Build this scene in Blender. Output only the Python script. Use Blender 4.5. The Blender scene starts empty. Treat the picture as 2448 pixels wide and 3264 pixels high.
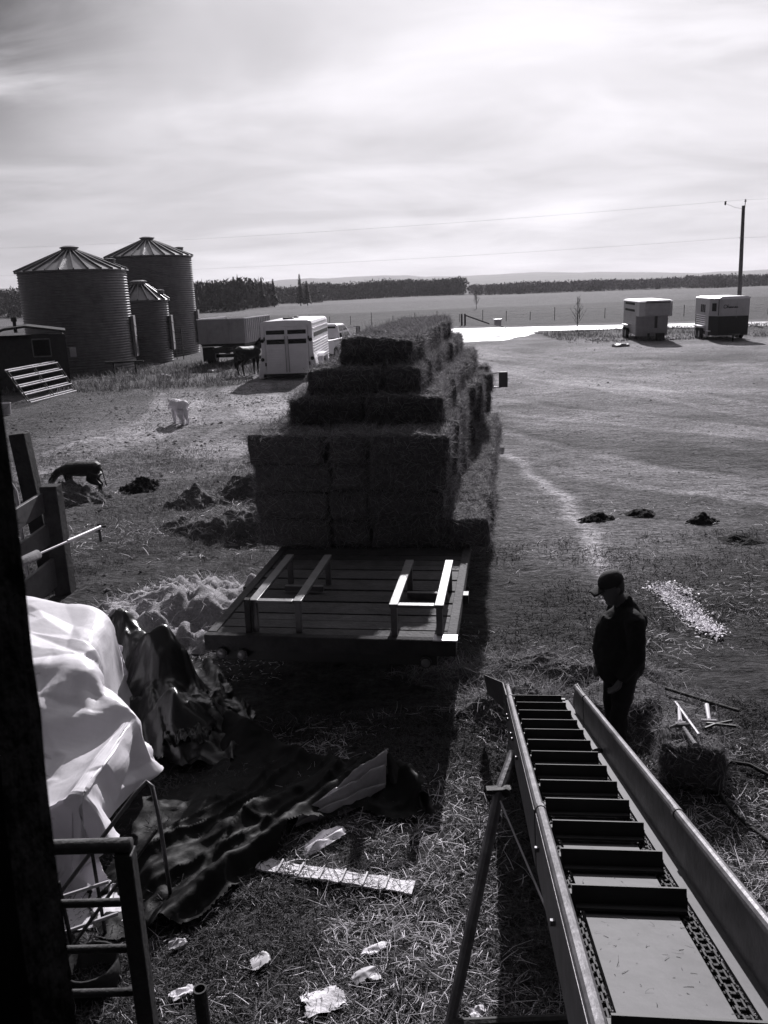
import bpy, bmesh, math, random
import numpy as np
from mathutils import Vector, Matrix, noise
random.seed(7); RNG = np.random.default_rng(11)
S = bpy.context.scene
C = S.collection
R = math.radians

# ------------------------------------------------------------------ materials
def tint(v): return (v * 1.0, v * 0.972, v * 1.025, 1.0)

def nodes_of(name):
    m = bpy.data.materials.new(name); m.use_nodes = True
    nt = m.node_tree
    return m, nt, nt.nodes['Principled BSDF']

def mat(name, v, rough=0.8, metal=0.0, var=0.35, scale=6.0, bump=0.0, bscale=40.0, spec=0.4, island=0.0,
        stretch=None, dirt=0.0, trans=0.0):
    """Grey surface: base value broken up by two noises, optional bump, per-island variation and dirt blotches."""
    m, nt, b = nodes_of(name)
    N, L = nt.nodes, nt.links
    tc = N.new('ShaderNodeTexCoord')
    src = tc.outputs['Object']
    if stretch:
        mp = N.new('ShaderNodeMapping'); mp.inputs['Scale'].default_value = stretch
        L.new(src, mp.inputs['Vector']); src = mp.outputs['Vector']
    n1 = N.new('ShaderNodeTexNoise'); n1.inputs['Scale'].default_value = scale
    n1.inputs['Detail'].default_value = 6; n1.inputs['Roughness'].default_value = 0.65
    L.new(src, n1.inputs['Vector'])
    mr = N.new('ShaderNodeMapRange')
    mr.inputs['From Min'].default_value = 0.25; mr.inputs['From Max'].default_value = 0.75
    mr.inputs['To Min'].default_value = v * (1 - var); mr.inputs['To Max'].default_value = v * (1 + var)
    L.new(n1.outputs['Fac'], mr.inputs['Value'])
    out = mr.outputs['Result']
    if dirt:
        n2 = N.new('ShaderNodeTexNoise'); n2.inputs['Scale'].default_value = scale * 0.35
        n2.inputs['Detail'].default_value = 8; n2.inputs['Roughness'].default_value = 0.7
        L.new(src, n2.inputs['Vector'])
        r2 = N.new('ShaderNodeMapRange'); r2.inputs['From Min'].default_value = 0.52; r2.inputs['From Max'].default_value = 0.72
        r2.inputs['To Min'].default_value = 1; r2.inputs['To Max'].default_value = 1 - dirt
        L.new(n2.outputs['Fac'], r2.inputs['Value'])
        mu = N.new('ShaderNodeMath'); mu.operation = 'MULTIPLY'
        L.new(out, mu.inputs[0]); L.new(r2.outputs['Result'], mu.inputs[1]); out = mu.outputs[0]
    if island:
        g = N.new('ShaderNodeNewGeometry')
        r3 = N.new('ShaderNodeMapRange'); r3.inputs['To Min'].default_value = 1 - island; r3.inputs['To Max'].default_value = 1 + island
        L.new(g.outputs['Random Per Island'], r3.inputs['Value'])
        mu = N.new('ShaderNodeMath'); mu.operation = 'MULTIPLY'
        L.new(out, mu.inputs[0]); L.new(r3.outputs['Result'], mu.inputs[1]); out = mu.outputs[0]
    vm = N.new('ShaderNodeVectorMath'); vm.operation = 'SCALE'
    vm.inputs[0].default_value = tint(1.0)[:3]
    L.new(out, vm.inputs['Scale'])
    L.new(vm.outputs[0], b.inputs['Base Color'])
    b.inputs['Roughness'].default_value = rough; b.inputs['Metallic'].default_value = metal
    b.inputs['Specular IOR Level'].default_value = spec
    if bump:
        n3 = N.new('ShaderNodeTexNoise'); n3.inputs['Scale'].default_value = bscale; n3.inputs['Detail'].default_value = 5
        L.new(src, n3.inputs['Vector'])
        bp = N.new('ShaderNodeBump'); bp.inputs['Strength'].default_value = bump; bp.inputs['Distance'].default_value = 0.02
        L.new(n3.outputs['Fac'], bp.inputs['Height']); L.new(bp.outputs['Normal'], b.inputs['Normal'])
    if trans:
        t = N.new('ShaderNodeBsdfTranslucent'); L.new(vm.outputs[0], t.inputs['Color'])
        mx = N.new('ShaderNodeMixShader'); mx.inputs[0].default_value = trans
        o = N['Material Output']
        L.new(b.outputs[0], mx.inputs[1]); L.new(t.outputs[0], mx.inputs[2]); L.new(mx.outputs[0], o.inputs['Surface'])
    return m

M = {}
M['straw'] = mat('straw', 0.52, 0.65, var=0.2, island=0.75, trans=0.25)
M['hay'] = mat('hay', 0.09, 0.9, var=0.6, scale=26, bump=1.0, bscale=60, spec=0.2)
M['haystraw'] = mat('hay_stems', 0.22, 0.75, var=0.2, island=0.7, trans=0.2, spec=0.3)
M['grass'] = mat('grass', 0.11, 0.7, var=0.2, island=0.6, trans=0.3, spec=0.25)
M['dung'] = mat('dung', 0.02, 0.95, bump=1.0, bscale=30, spec=0.1)
M['chaff'] = mat('chaff', 0.30, 0.9, var=0.4, scale=25, bump=1.0, bscale=70, spec=0.2)
M['wood'] = mat('weathered_wood', 0.12, 0.85, var=0.4, scale=5, stretch=(1, 1, 1), bump=0.5, bscale=30, spec=0.2, island=0.25, dirt=0.5)
M['plank'] = mat('deck_planks', 0.06, 0.8, var=0.4, scale=6, bump=0.5, bscale=25, spec=0.25, island=0.3, dirt=0.4)
M['darkwood'] = mat('dark_wood', 0.035, 0.9, var=0.4, bump=0.6, bscale=25, spec=0.15)
M['postwood'] = mat('dark_post_wood', 0.05, 0.9, var=0.4, scale=7, bump=0.6, bscale=25, spec=0.1, dirt=0.4)
M['rackwood'] = mat('rack_wood', 0.085, 0.46, var=0.35, scale=8, bump=0.15, spec=0.42, dirt=0.4)
M['palewood'] = mat('pale_wood', 0.20, 0.8, var=0.3, scale=8, bump=0.3, spec=0.25, dirt=0.35)
M['tin'] = mat('galvanised_tin', 0.15, 0.45, metal=0.45, var=0.25, scale=3, dirt=0.35)
M['steel'] = mat('worn_steel', 0.14, 0.5, metal=0.5, var=0.4, scale=9, dirt=0.5, bump=0.15)
M['pan'] = mat('galvanised_pan', 0.06, 0.62, metal=0.25, var=0.22, scale=5, dirt=0.3, bump=0.1, bscale=15)
M['rust'] = mat('rusty_steel', 0.03, 0.7, metal=0.2, var=0.5, scale=14, bump=0.3, dirt=0.4)
M['brightpipe'] = mat('bright_pipe', 0.55, 0.35, metal=0.3, var=0.2, dirt=0.25)
M['black'] = mat('black_paint', 0.015, 0.55, var=0.4, spec=0.35)
M['rubber'] = mat('rubber', 0.018, 0.8, var=0.3, bump=0.2, spec=0.25)
M['white'] = mat('white_paint', 0.74, 0.35, var=0.06, scale=3, dirt=0.18, spec=0.5)
M['dullwhite'] = mat('dull_white_paint', 0.42, 0.5, var=0.12, scale=3, dirt=0.3, spec=0.4)
M['grey'] = mat('grey_paint', 0.32, 0.5, var=0.15, scale=3, dirt=0.3)
M['glass'] = mat('dark_glass', 0.02, 0.08, var=0.1, spec=0.6)
M['slot'] = mat('slot_dark', 0.012, 0.9, var=0.2)
M['lens'] = mat('lamp_lens', 0.10, 0.25, var=0.2, spec=0.6)
M['tarp'] = mat('white_tarp', 0.80, 0.42, var=0.07, scale=3, dirt=0.22, bump=0.25, bscale=9, trans=0.22, spec=0.4)
M['blackplastic'] = mat('black_plastic', 0.010, 0.32, var=0.3, scale=4, bump=0.35, bscale=12, spec=0.45)
M['blacksheet'] = mat('dull_black_plastic', 0.006, 0.6, var=0.4, scale=5, bump=0.3, bscale=14, spec=0.10)  # darker, rougher version of the heaped black plastic
M['paper'] = mat('white_scrap', 0.7, 0.7, var=0.12, scale=20, dirt=0.4, bump=0.4)
M['fleece'] = mat('white_flakes', 0.85, 0.8, var=0.1, island=0.15)
M['skin'] = mat('skin', 0.08, 0.6, var=0.08)
M['jacket'] = mat('dark_jacket', 0.016, 0.9, var=0.25, bump=0.4, bscale=25, spec=0.15)
M['jeans'] = mat('jeans', 0.022, 0.9, var=0.25, bump=0.3, bscale=40, spec=0.15)
M['cap'] = mat('cap_cloth', 0.03, 0.85, var=0.2, bump=0.2, bscale=60, spec=0.2)
M['hair'] = mat('hair', 0.03, 0.7)
M['darkcoat'] = mat('dark_coat', 0.014, 0.6, var=0.3, bump=0.4, bscale=60, spec=0.3)
M['whitecoat'] = mat('white_coat', 0.8, 0.8, var=0.15, scale=8, bump=0.8, bscale=45, spec=0.2, trans=0.1)
M['conifer'] = mat('conifer', 0.03, 0.9, var=0.3, island=0.4)
M['hazybrush'] = mat('hazy_brush', 0.2, 0.9, var=0.3, scale=0.05, island=0.4)  # brush colour lightened to paint distance haze onto the right-hand woods
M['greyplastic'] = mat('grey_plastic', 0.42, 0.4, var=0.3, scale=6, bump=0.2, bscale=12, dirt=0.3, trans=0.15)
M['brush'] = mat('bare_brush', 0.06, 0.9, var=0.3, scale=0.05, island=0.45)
M['wire'] = mat('wire', 0.35, 0.5, metal=0.3)
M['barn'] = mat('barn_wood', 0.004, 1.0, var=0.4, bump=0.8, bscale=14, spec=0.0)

# ------------------------------------------------------------------ object helpers
def tag(o, label=None, cat=None, group=None, kind=None):
    if label: o['label'] = label
    if cat: o['category'] = cat
    if group: o['group'] = group
    if kind: o['kind'] = kind
    return o

def empty(name, loc=(0, 0, 0), yaw=0.0, label=None, cat=None, group=None):
    o = bpy.data.objects.new(name, None); C.objects.link(o)
    o.location = loc; o.rotation_euler = (0, 0, yaw); o.empty_display_size = 0.2
    return tag(o, label, cat, group)

def basis(d, up=(0, 0, 1)):
    d = Vector(d).normalized(); u = Vector(up)
    if abs(d.dot(u)) > 0.97: u = Vector((0, 1, 0)) if abs(d.y) < 0.9 else Vector((1, 0, 0))
    s = d.cross(u).normalized(); return s, d, s.cross(d).normalized()

class MB:
    def __init__(self): self.v = []; self.f = []
    def add(self, vs, fs):
        o = len(self.v); self.v += [tuple(p) for p in vs]; self.f += [tuple(i + o for i in q) for q in fs]; return self
    def box(self, c, size, rot=None):
        hx, hy, hz = (s / 2 for s in size); c = Vector(c)
        vs = [Vector((x, y, z)) for x in (-hx, hx) for y in (-hy, hy) for z in (-hz, hz)]
        if rot is not None: vs = [rot @ p for p in vs]
        return self.add([p + c for p in vs], [(0, 1, 3, 2), (4, 6, 7, 5), (0, 4, 5, 1), (2, 3, 7, 6), (0, 2, 6, 4), (1, 5, 7, 3)])
    def beam(self, p, q, w, h, up=(0, 0, 1)):
        p, q = Vector(p), Vector(q); s, d, u = basis(q - p, up)
        vs = [e + s * a + u * b for e in (p, q) for a, b in ((-w / 2, -h / 2), (w / 2, -h / 2), (w / 2, h / 2), (-w / 2, h / 2))]
        return self.add(vs, [(0, 1, 2, 3), (7, 6, 5, 4), (0, 4, 5, 1), (1, 5, 6, 2), (2, 6, 7, 3), (3, 7, 4, 0)])
    def tube(self, pts, r, n=8, caps=True):
        pts = [Vector(p) for p in pts]; rs = r if isinstance(r, (list, tuple)) else [r] * len(pts)
        vs = []; fs = []; ref = None
        for i, p in enumerate(pts):
            d = (pts[min(i + 1, len(pts) - 1)] - pts[max(i - 1, 0)])
            s, d, u = basis(d) if ref is None else basis(d, ref)
            ref = u
            vs += [p + (s * math.cos(6.28319 * k / n) + u * math.sin(6.28319 * k / n)) * rs[i] for k in range(n)]
        for i in range(len(pts) - 1):
            for k in range(n):
                a, b = i * n + k, i * n + (k + 1) % n
                fs.append((a, b, b + n, a + n))
        if caps: fs += [tuple(range(n))[::-1], tuple(range((len(pts) - 1) * n, len(pts) * n))]
        return self.add(vs, fs)
    def lathe(self, prof, c=(0, 0, 0), n=32, axis='z', cap=True):
        vs = []; fs = []; c = Vector(c)
        for r, z in prof:
            for k in range(n):
                a = 6.283185 * k / n; p = (r * math.cos(a), r * math.sin(a), z)
                if axis == 'x': p = (p[2], p[0], p[1])
                if axis == 'y': p = (p[1], p[2], p[0])
                vs.append(c + Vector(p))
        for i in range(len(prof) - 1):
            for k in range(n):
                a, b = i * n + k, i * n + (k + 1) % n
                fs.append((a, b, b + n, a + n))
        if cap: fs += [tuple(range(n))[::-1], tuple(range((len(prof) - 1) * n, len(prof) * n))]
        return self.add(vs, fs)
    def loft(self, rings, cap=True):
        n = len(rings[0]); vs = [p for r in rings for p in r]; fs = []
        for i in range(len(rings) - 1):
            for k in range(n):
                a, b = i * n + k, i * n + (k + 1) % n
                fs.append((a, b, b + n, a + n))
        if cap: fs += [tuple(range(n))[::-1], tuple(range((len(rings) - 1) * n, len(rings) * n))]
        return self.add(vs, fs)
    def prism(self, poly, a0, a1, axis='x'):
        """poly of 2-D points (the two other axes) extruded from a0 to a1."""
        def mk(a, p):
            return {'x': (a, p[0], p[1]), 'y': (p[0], a, p[1]), 'z': (p[0], p[1], a)}[axis]
        return self.loft([[mk(a0, p) for p in poly], [mk(a1, p) for p in poly]])
    def ellip(self, c, r, n=16, m=10, rot=None):
        rings = []
        for i in range(m + 1):
            t = math.pi * (0.02 + 0.96 * i / m) - math.pi / 2
            ring = []
            for k in range(n):
                a = 6.28319 * k / n
                p = Vector((r[0] * math.cos(t) * math.cos(a), r[1] * math.cos(t) * math.sin(a), r[2] * math.sin(t)))
                if rot is not None: p = rot @ p
                ring.append(Vector(c) + p)
            rings.append(ring)
        return self.loft(rings)
    def build(self, name, m, parent=None, world=False, smooth=False, bevel=0.0, jit=0.0):
        me = bpy.data.meshes.new(name)
        vs = self.v
        if world and parent is not None:
            inv = parent.matrix_basis.inverted(); vs = [tuple(inv @ Vector(p)) for p in vs]
        me.from_pydata(vs, [], self.f)
        bm = bmesh.new(); bm.from_mesh(me); bmesh.ops.recalc_face_normals(bm, faces=bm.faces)
        if jit:
            for q in bm.verts: q.co += noise.noise_vector(q.co * 7) * jit
        bm.to_mesh(me); bm.free()
        me.materials.append(M[m] if isinstance(m, str) else m)
        if smooth:
            me.polygons.foreach_set('use_smooth', [True] * len(me.polygons))
        o = bpy.data.objects.new(name, me); C.objects.link(o)
        if parent is not None: o.parent = parent
        if bevel:
            b = o.modifiers.new('edge', 'BEVEL'); b.width = bevel; b.segments = 2; b.limit_method = 'ANGLE'; b.angle_limit = R(40)
        return o

def mesh_np(name, co, faces, m, smooth=False, parent=None):
    """co (N,3), faces (F,k) numpy -> object"""
    me = bpy.data.meshes.new(name)
    F, k = faces.shape
    me.vertices.add(len(co)); me.vertices.foreach_set('co', np.ascontiguousarray(co, np.float32).ravel())
    me.loops.add(F * k); me.loops.foreach_set('vertex_index', np.ascontiguousarray(faces, np.int32).ravel())
    me.polygons.add(F); me.polygons.foreach_set('loop_start', np.arange(F, dtype=np.int32) * k)
    me.polygons.foreach_set('loop_total', np.full(F, k, np.int32))
    me.update(calc_edges=True)
    if smooth: me.polygons.foreach_set('use_smooth', np.ones(F, bool))
    me.materials.append(M[m] if isinstance(m, str) else m)
    o = bpy.data.objects.new(name, me); C.objects.link(o)
    if parent is not None: o.parent = parent
    return o

def blades(pos, length, width, elev, rng, bend=0.3, az=None):
    """thin bent blades: pos (N,3), length (N,), elev (N,) lift angle. Returns verts, quads."""
    n = len(pos)
    if az is None: az = rng.uniform(0, 2 * np.pi, n)
    d = np.stack([np.cos(az) * np.cos(elev), np.sin(az) * np.cos(elev), np.sin(elev)], 1)
    s = np.stack([-np.sin(az), np.cos(az), rng.uniform(-0.9, 0.9, n)], 1); s /= np.linalg.norm(s, axis=1)[:, None]
    b = rng.normal(0, 1, (n, 3)) * bend; b[:, 2] = -np.abs(b[:, 2]) * 0.6
    L = length[:, None]; w = (width / 2)[:, None]
    mid = pos + d * L * 0.5; tip = pos + d * L + b * L * 0.5
    v = np.stack([pos - s * w, pos + s * w, mid + s * w * 0.9, mid - s * w * 0.9, tip + s * w * 0.4, tip - s * w * 0.4], 1).reshape(-1, 3)
    o = np.arange(n)[:, None] * 6
    f = np.concatenate([o + np.array([[0, 1, 2, 3]]), o + np.array([[3, 2, 4, 5]])], 0)
    return v, f

def remeshed(name, mb, m, voxel, parent=None, world=True, smooth_it=4, disp=0.0, dscale=8.0):
    """one continuous skin grown round overlapping lofts"""
    me = bpy.data.meshes.new(name + '_raw')
    vs = mb.v
    if world and parent is not None:
        inv = parent.matrix_basis.inverted(); vs = [tuple(inv @ Vector(p)) for p in vs]
    me.from_pydata(vs, [], mb.f)
    bm = bmesh.new(); bm.from_mesh(me); bmesh.ops.recalc_face_normals(bm, faces=bm.faces); bm.to_mesh(me); bm.free()
    o = bpy.data.objects.new(name + '_raw', me); C.objects.link(o)
    r = o.modifiers.new('r', 'REMESH'); r.mode = 'VOXEL'; r.voxel_size = voxel
    if smooth_it:
        q = o.modifiers.new('s', 'SMOOTH'); q.iterations = smooth_it; q.factor = 0.5
    dg = bpy.context.evaluated_depsgraph_get()
    ev = o.evaluated_get(dg); nm = bpy.data.meshes.new_from_object(ev)
    bpy.data.objects.remove(o); bpy.data.meshes.remove(me)
    nm.name = name
    if disp:
        for q in nm.vertices:
            q.co += q.normal * disp * (noise.fractal(q.co * dscale, 0.8, 2.1, 4))
    nm.materials.clear(); nm.materials.append(M[m])
    nm.polygons.foreach_set('use_smooth', [True] * len(nm.polygons))
    o = bpy.data.objects.new(name, nm); C.objects.link(o)
    if parent is not None: o.parent = parent
    return o

def limb(mb, pts, rads, n=14, sq=None):
    """tapered limb through joints; rads = r or (r_side, r_up)"""
    pts = [Vector(p) for p in pts]; rings = []; ref = None
    P, Q = [], []
    for i in range(len(pts) - 1):       # densify
        for k in range(4):
            t = k / 4; P.append(pts[i].lerp(pts[i + 1], t))
            a = rads[i] if isinstance(rads[i], tuple) else (rads[i],) * 2
            b = rads[i + 1] if isinstance(rads[i + 1], tuple) else (rads[i + 1],) * 2
            tt = t * t * (3 - 2 * t); Q.append((a[0] + (b[0] - a[0]) * tt, a[1] + (b[1] - a[1]) * tt))
    P.append(pts[-1]); Q.append(rads[-1] if isinstance(rads[-1], tuple) else (rads[-1],) * 2)
    for i, p in enumerate(P):
        d = P[min(i + 1, len(P) - 1)] - P[max(i - 1, 0)]
        s, d, u = basis(d, sq if sq else (0, 1, 0.001))
        rings.append([p + s * Q[i][0] * math.cos(6.28319 * k / n) + u * Q[i][1] * math.sin(6.28319 * k / n) for k in range(n)])
    mb.loft(rings); return mb

def copy_tree(o, parent=None):
    c = o.copy(); C.objects.link(c)
    if parent is not None: c.parent = parent
    for ch in [x for x in bpy.data.objects if x.parent == o]: copy_tree(ch, c)
    return c
# ------------------------------------------------------------------ camera, sun, sky
F_PX, PITCH, ROLL = 2655.0, R(14.92), 0.040
cam_d = bpy.data.cameras.new('camera'); cam = bpy.data.objects.new('camera', cam_d); C.objects.link(cam)
cam_d.sensor_fit = 'VERTICAL'; cam_d.sensor_height = 36.0; cam_d.lens = 36.0 * F_PX / 3264.0
cam_d.clip_start = 0.05; cam_d.clip_end = 9000
cam.rotation_euler = (Matrix.Rotation(math.pi / 2 - PITCH, 3, 'X') @ Matrix.Rotation(-ROLL, 3, 'Z')).to_euler()
cam.location = (0, 0, 4.0)
cam_d.dof.use_dof = True; cam_d.dof.focus_distance = 11.0; cam_d.dof.aperture_fstop = cam_d.lens / 2.2
S.camera = cam

SUN_AZ, SUN_EL = R(10.6), R(29.5)          # azimuth clockwise from +Y
sd = bpy.data.lights.new('sun', 'SUN'); sd.energy = 4.6; sd.angle = R(0.55); sd.color = (1.0, 0.975, 1.0)
so = bpy.data.objects.new('sun', sd); C.objects.link(so)
sun_dir = Vector((math.sin(SUN_AZ) * math.cos(SUN_EL), math.cos(SUN_AZ) * math.cos(SUN_EL), math.sin(SUN_EL)))
so.rotation_euler = (-sun_dir).to_track_quat('-Z', 'Y').to_euler(); so.location = (10, 40, 30)

w = bpy.data.worlds.new('World'); S.world = w; w.use_nodes = True
nt = w.node_tree; N, L = nt.nodes, nt.links
bg = N['Background']
sky = N.new('ShaderNodeTexSky'); sky.sky_type = 'NISHITA'; sky.sun_disc = False
sky.sun_elevation = SUN_EL; sky.sun_rotation = SUN_AZ; sky.dust_density = 2.0; sky.air_density = 1.0
bw = N.new('ShaderNodeRGBToBW'); L.new(sky.outputs[0], bw.inputs[0])
tc = N.new('ShaderNodeTexCoord')
# cloud sheet: project the direction on a plane overhead so that streaks flatten to the horizon
sep = N.new('ShaderNodeSeparateXYZ'); L.new(tc.outputs['Generated'], sep.inputs[0])
def mth(op, a, b=None):
    n = N.new('ShaderNodeMath'); n.operation = op
    for i, q in enumerate((a, b)):
        if q is None: continue
        if isinstance(q, (int, float)): n.inputs[i].default_value = q
        else: L.new(q, n.inputs[i])
    return n.outputs[0]
zz = mth('ADD', mth('MAXIMUM', sep.outputs[2], 0.0), 0.16)
cx = mth('DIVIDE', sep.outputs[0], zz); cy = mth('DIVIDE', sep.outputs[1], zz)
cmb = N.new('ShaderNodeCombineXYZ'); L.new(cx, cmb.inputs[0]); L.new(cy, cmb.inputs[1])
def cloud(scale, off, stretch, detail, lo, hi, dist=0.6):
    mp = N.new('ShaderNodeMapping'); mp.inputs['Location'].default_value = off; mp.inputs['Scale'].default_value = stretch
    mp.inputs['Rotation'].default_value = (0, 0, -0.45)
    L.new(cmb.outputs[0], mp.inputs['Vector'])
    n = N.new('ShaderNodeTexNoise'); n.inputs['Scale'].default_value = scale; n.inputs['Detail'].default_value = detail
    n.inputs['Roughness'].default_value = 0.52; n.inputs['Distortion'].default_value = dist
    L.new(mp.outputs[0], n.inputs['Vector'])
    m = N.new('ShaderNodeMapRange'); m.interpolation_type = 'SMOOTHSTEP'
    m.inputs['From Min'].default_value = lo; m.inputs['From Max'].default_value = hi
    L.new(n.outputs['Fac'], m.inputs['Value'])
    return m.outputs['Result']
c1 = cloud(0.62, (3.1, 1.7, 0), (0.9, 1.1, 1), 5, 0.34, 0.64, 0.5)
c2 = cloud(1.5, (7.3, 4.2, 2), (0.8, 1.3, 1), 6, 0.34, 0.68, 0.6)
veil = mth('ADD', mth('MULTIPLY', c1, 0.62), mth('MULTIPLY', c2, 0.38))
# brightness of the thin cloud: strongest toward the sun, fading overhead and behind
dot = N.new('ShaderNodeVectorMath'); dot.operation = 'DOT_PRODUCT'
L.new(tc.outputs['Generated'], dot.inputs[0]); dot.inputs[1].default_value = sun_dir
near = N.new('ShaderNodeMapRange'); near.interpolation_type = 'SMOOTHSTEP'
near.inputs['From Min'].default_value = 0.42; near.inputs['From Max'].default_value = 0.93
near.inputs['To Min'].default_value = 0.0; near.inputs['To Max'].default_value = 1.0
L.new(dot.outputs['Value'], near.inputs['Value'])
CLOUD_BASE, CLOUD_SUN, SKY_W = 0.5, 4.95, 0.035
glow = mth('ADD', mth('MULTIPLY', near.outputs[0], CLOUD_SUN), CLOUD_BASE)
corner = N.new('ShaderNodeVectorMath'); corner.operation = 'DOT_PRODUCT'; L.new(tc.outputs['Generated'], corner.inputs[0]); corner.inputs[1].default_value = Vector((-0.50, 0.88, 0.42)).normalized()
corner2 = N.new('ShaderNodeVectorMath'); corner2.operation = 'DOT_PRODUCT'; L.new(tc.outputs['Generated'], corner2.inputs[0]); corner2.inputs[1].default_value = Vector((0.43, 0.93, 0.46)).normalized()
def patch(v, a, k):
    m = N.new('ShaderNodeMapRange'); m.interpolation_type = 'SMOOTHSTEP'; m.inputs['From Min'].default_value = a; m.inputs['From Max'].default_value = 1.0; m.inputs['To Max'].default_value = k
    L.new(v, m.inputs['Value']); return m.outputs['Result']
thin = mth('SUBTRACT', 1.0, mth('MULTIPLY', mth('SUBTRACT', 1.25, c2), mth('ADD', patch(corner.outputs['Value'], 0.94, 0.85), patch(corner2.outputs['Value'], 0.965, 0.65))))
cl = mth('MULTIPLY', glow, mth('ADD', mth('MULTIPLY', veil, 0.48), 0.75))
tot = mth('ADD', mth('MULTIPLY', cl, thin), mth('MULTIPLY', bw.outputs[0], SKY_W))
vm = N.new('ShaderNodeVectorMath'); vm.operation = 'SCALE'; vm.inputs[0].default_value = tint(1.0)[:3]
L.new(tot, vm.inputs['Scale']); L.new(vm.outputs[0], bg.inputs['Color'])
bg.inputs['Strength'].default_value = 0.10
S.view_settings.view_transform = 'Standard'; S.view_settings.look = 'None'; S.view_settings.gamma = 1.0
S.view_settings.exposure = 0.5
S.render.film_transparent = False
S.cycles.max_bounces = 6; S.cycles.diffuse_bounces = 3; S.cycles.glossy_bounces = 3; S.cycles.transmission_bounces = 4
S.cycles.use_denoising = True
# ------------------------------------------------------------------ the man
# local: standing at the origin, facing -x ; z up
man = empty('person', (1.92, 6.38, 0), R(6), 'man in a dark jacket, jeans and peaked cap standing in profile, head bowed', 'person')
def V3(*a): return Vector(a)
hip = [V3(0.02, s * 0.095, 0.90) for s in (1, -1)]
body = MB()
# head: profile toward -x, tipped down
HC = V3(-0.085, 0, 1.585); HR = Matrix.Rotation(R(-22), 3, 'Y')
def hp_(x, y, z): return HC + HR @ V3(x, y, z)
rings = []
for z, fx, bx_, wy in ((-.125, -.075, -.02, .035), (-.105, -.092, .02, .052), (-.07, -.098, .055, .062), (-.03, -.098, .082, .068), (0.01, -.094, .096, .073), (.05, -.092, .10, .075), (.085, -.078, .094, .070), (.11, -.05, .07, .053), (.122, -.02, .04, .03)):
    c = (fx + bx_) / 2; rx = (bx_ - fx) / 2
    rings.append([hp_(c + rx * math.cos(a), wy * math.sin(a), z) for a in np.linspace(0, 2 * math.pi, 20, endpoint=False)])
body.loft(rings)
body.loft([[hp_(-.094 + dx, y * k, z) for y in (-.012, -.004, .004, .012)] + [hp_(-.07, y * k, z) for y in (.016, 0, -.016)] for z, dx, k in ((.03, .004, .7), (.01, -.012, .9), (-.012, -.024, 1.2), (-.022, -.01, 1.1))])   # nose
body.ellip(hp_(-.093, 0, -.055), (.012, .024, .008), 10, 6); body.ellip(hp_(-.090, 0, -.068), (.011, .02, .007), 10, 6)          # lips
body.ellip(hp_(-.082, 0, -.105), (.018, .026, .016), 10, 6)
for s in (1, -1):
    body.ellip(hp_(.012, s * .074, -.005), (.022, .009, .033), 10, 8); body.ellip(hp_(-.078, s * .03, .022), (.012, .017, .01), 8, 6); body.ellip(hp_(-.086, s * .032, .036), (.012, .022, .007), 8, 6)
limb(body, [V3(0.03, 0, 1.36), V3(0.005, 0, 1.43), V3(-.04, 0, 1.5), V3(-.06, 0, 1.55)], [(.075, .07), (.062, .064), (.058, .06), (.058, .062)])
# torso core, arms, legs under the clothes
limb(body, [V3(.02, 0, .9), V3(.0, 0, 1.05), V3(.0, 0, 1.2), V3(.03, 0, 1.34), V3(.03, 0, 1.40)], [(.16, .12), (.155, .14), (.16, .13), (.15, .11), (.08, .07)], n=18)
arms = []
for s in (1, -1):
    sh_, el, wr = V3(.035, s * .185, 1.345), V3(.05, s * .225, 1.07), V3(-.065, s * .19, .86)
    if s > 0: el, wr = V3(.035, s * .23, 1.07), V3(-.10, s * .17, .88)
    arms.append((sh_, el, wr))
    limb(body, [V3(.035, s * .10, 1.37), sh_, el, wr], [.05, .055, .042, .028])
    # hand: palm, four unequal bent fingers, thumb
    fd_ = (wr - el).normalized(); side = V3(0, 1, 0) * s; nrm = fd_.cross(side).normalized()
    pc = wr + fd_ * .045
    limb(body, [wr - fd_ * .01, wr + fd_ * .04, wr + fd_ * .085], [(.026, .018), (.04, .016), (.038, .014)], n=12, sq=(nrm.x, nrm.y, nrm.z))
    across = nrm.cross(fd_).normalized()
    for i, (ln, off) in enumerate(((.068, .028), (.078, .010), (.072, -.009), (.055, -.027))):
        b0_ = wr + fd_ * .08 + across * off; c1 = b0_ + fd_ * ln * .5 + nrm * .008; c2 = b0_ + fd_ * ln * .85 + nrm * .026; c3 = b0_ + fd_ * ln * .95 + nrm * .042
        body.tube([b0_ - fd_ * .015, b0_, c1, c2, c3], [.0095, .0095, .0088, .008, .006], 8)
    tb_ = wr + fd_ * .02 + across * .03
    body.tube([tb_, tb_ + across * .02 + fd_ * .025, tb_ + across * .024 + fd_ * .055 + nrm * .01, tb_ + across * .02 + fd_ * .075 + nrm * .016], [.013, .012, .010, .007], 8)
legs = []
for s, kx, fx_ in ((1, -.02, .02), (-1, -.035, -.07)):
    h_, k_, a_ = V3(.02, s * .095, .90), V3(kx, s * .105, .49), V3(fx_ + .03, s * .11, .09)
    legs.append((h_, k_, a_)); limb(body, [h_, k_, a_], [.085, .058, .04])
    limb(body, [a_, a_ + V3(-.06, 0, -.045), a_ + V3(-.17, 0, -.06)], [.04, (.04, .03), (.04, .02)])
pb_ = remeshed('body', body, 'skin', 0.0075, man, world=False, smooth_it=2)
jk = MB()
limb(jk, [V3(.03, 0, .83), V3(-.005, 0, .93), V3(-.025, 0, 1.05), V3(-.01, 0, 1.2), V3(.03, 0, 1.32), V3(.03, 0, 1.41), V3(.005, 0, 1.46)],
     [(.195, .165), (.205, .178), (.205, .196), (.21, .178), (.19, .142), (.10, .09), (.072, .075)], n=22)
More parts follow.
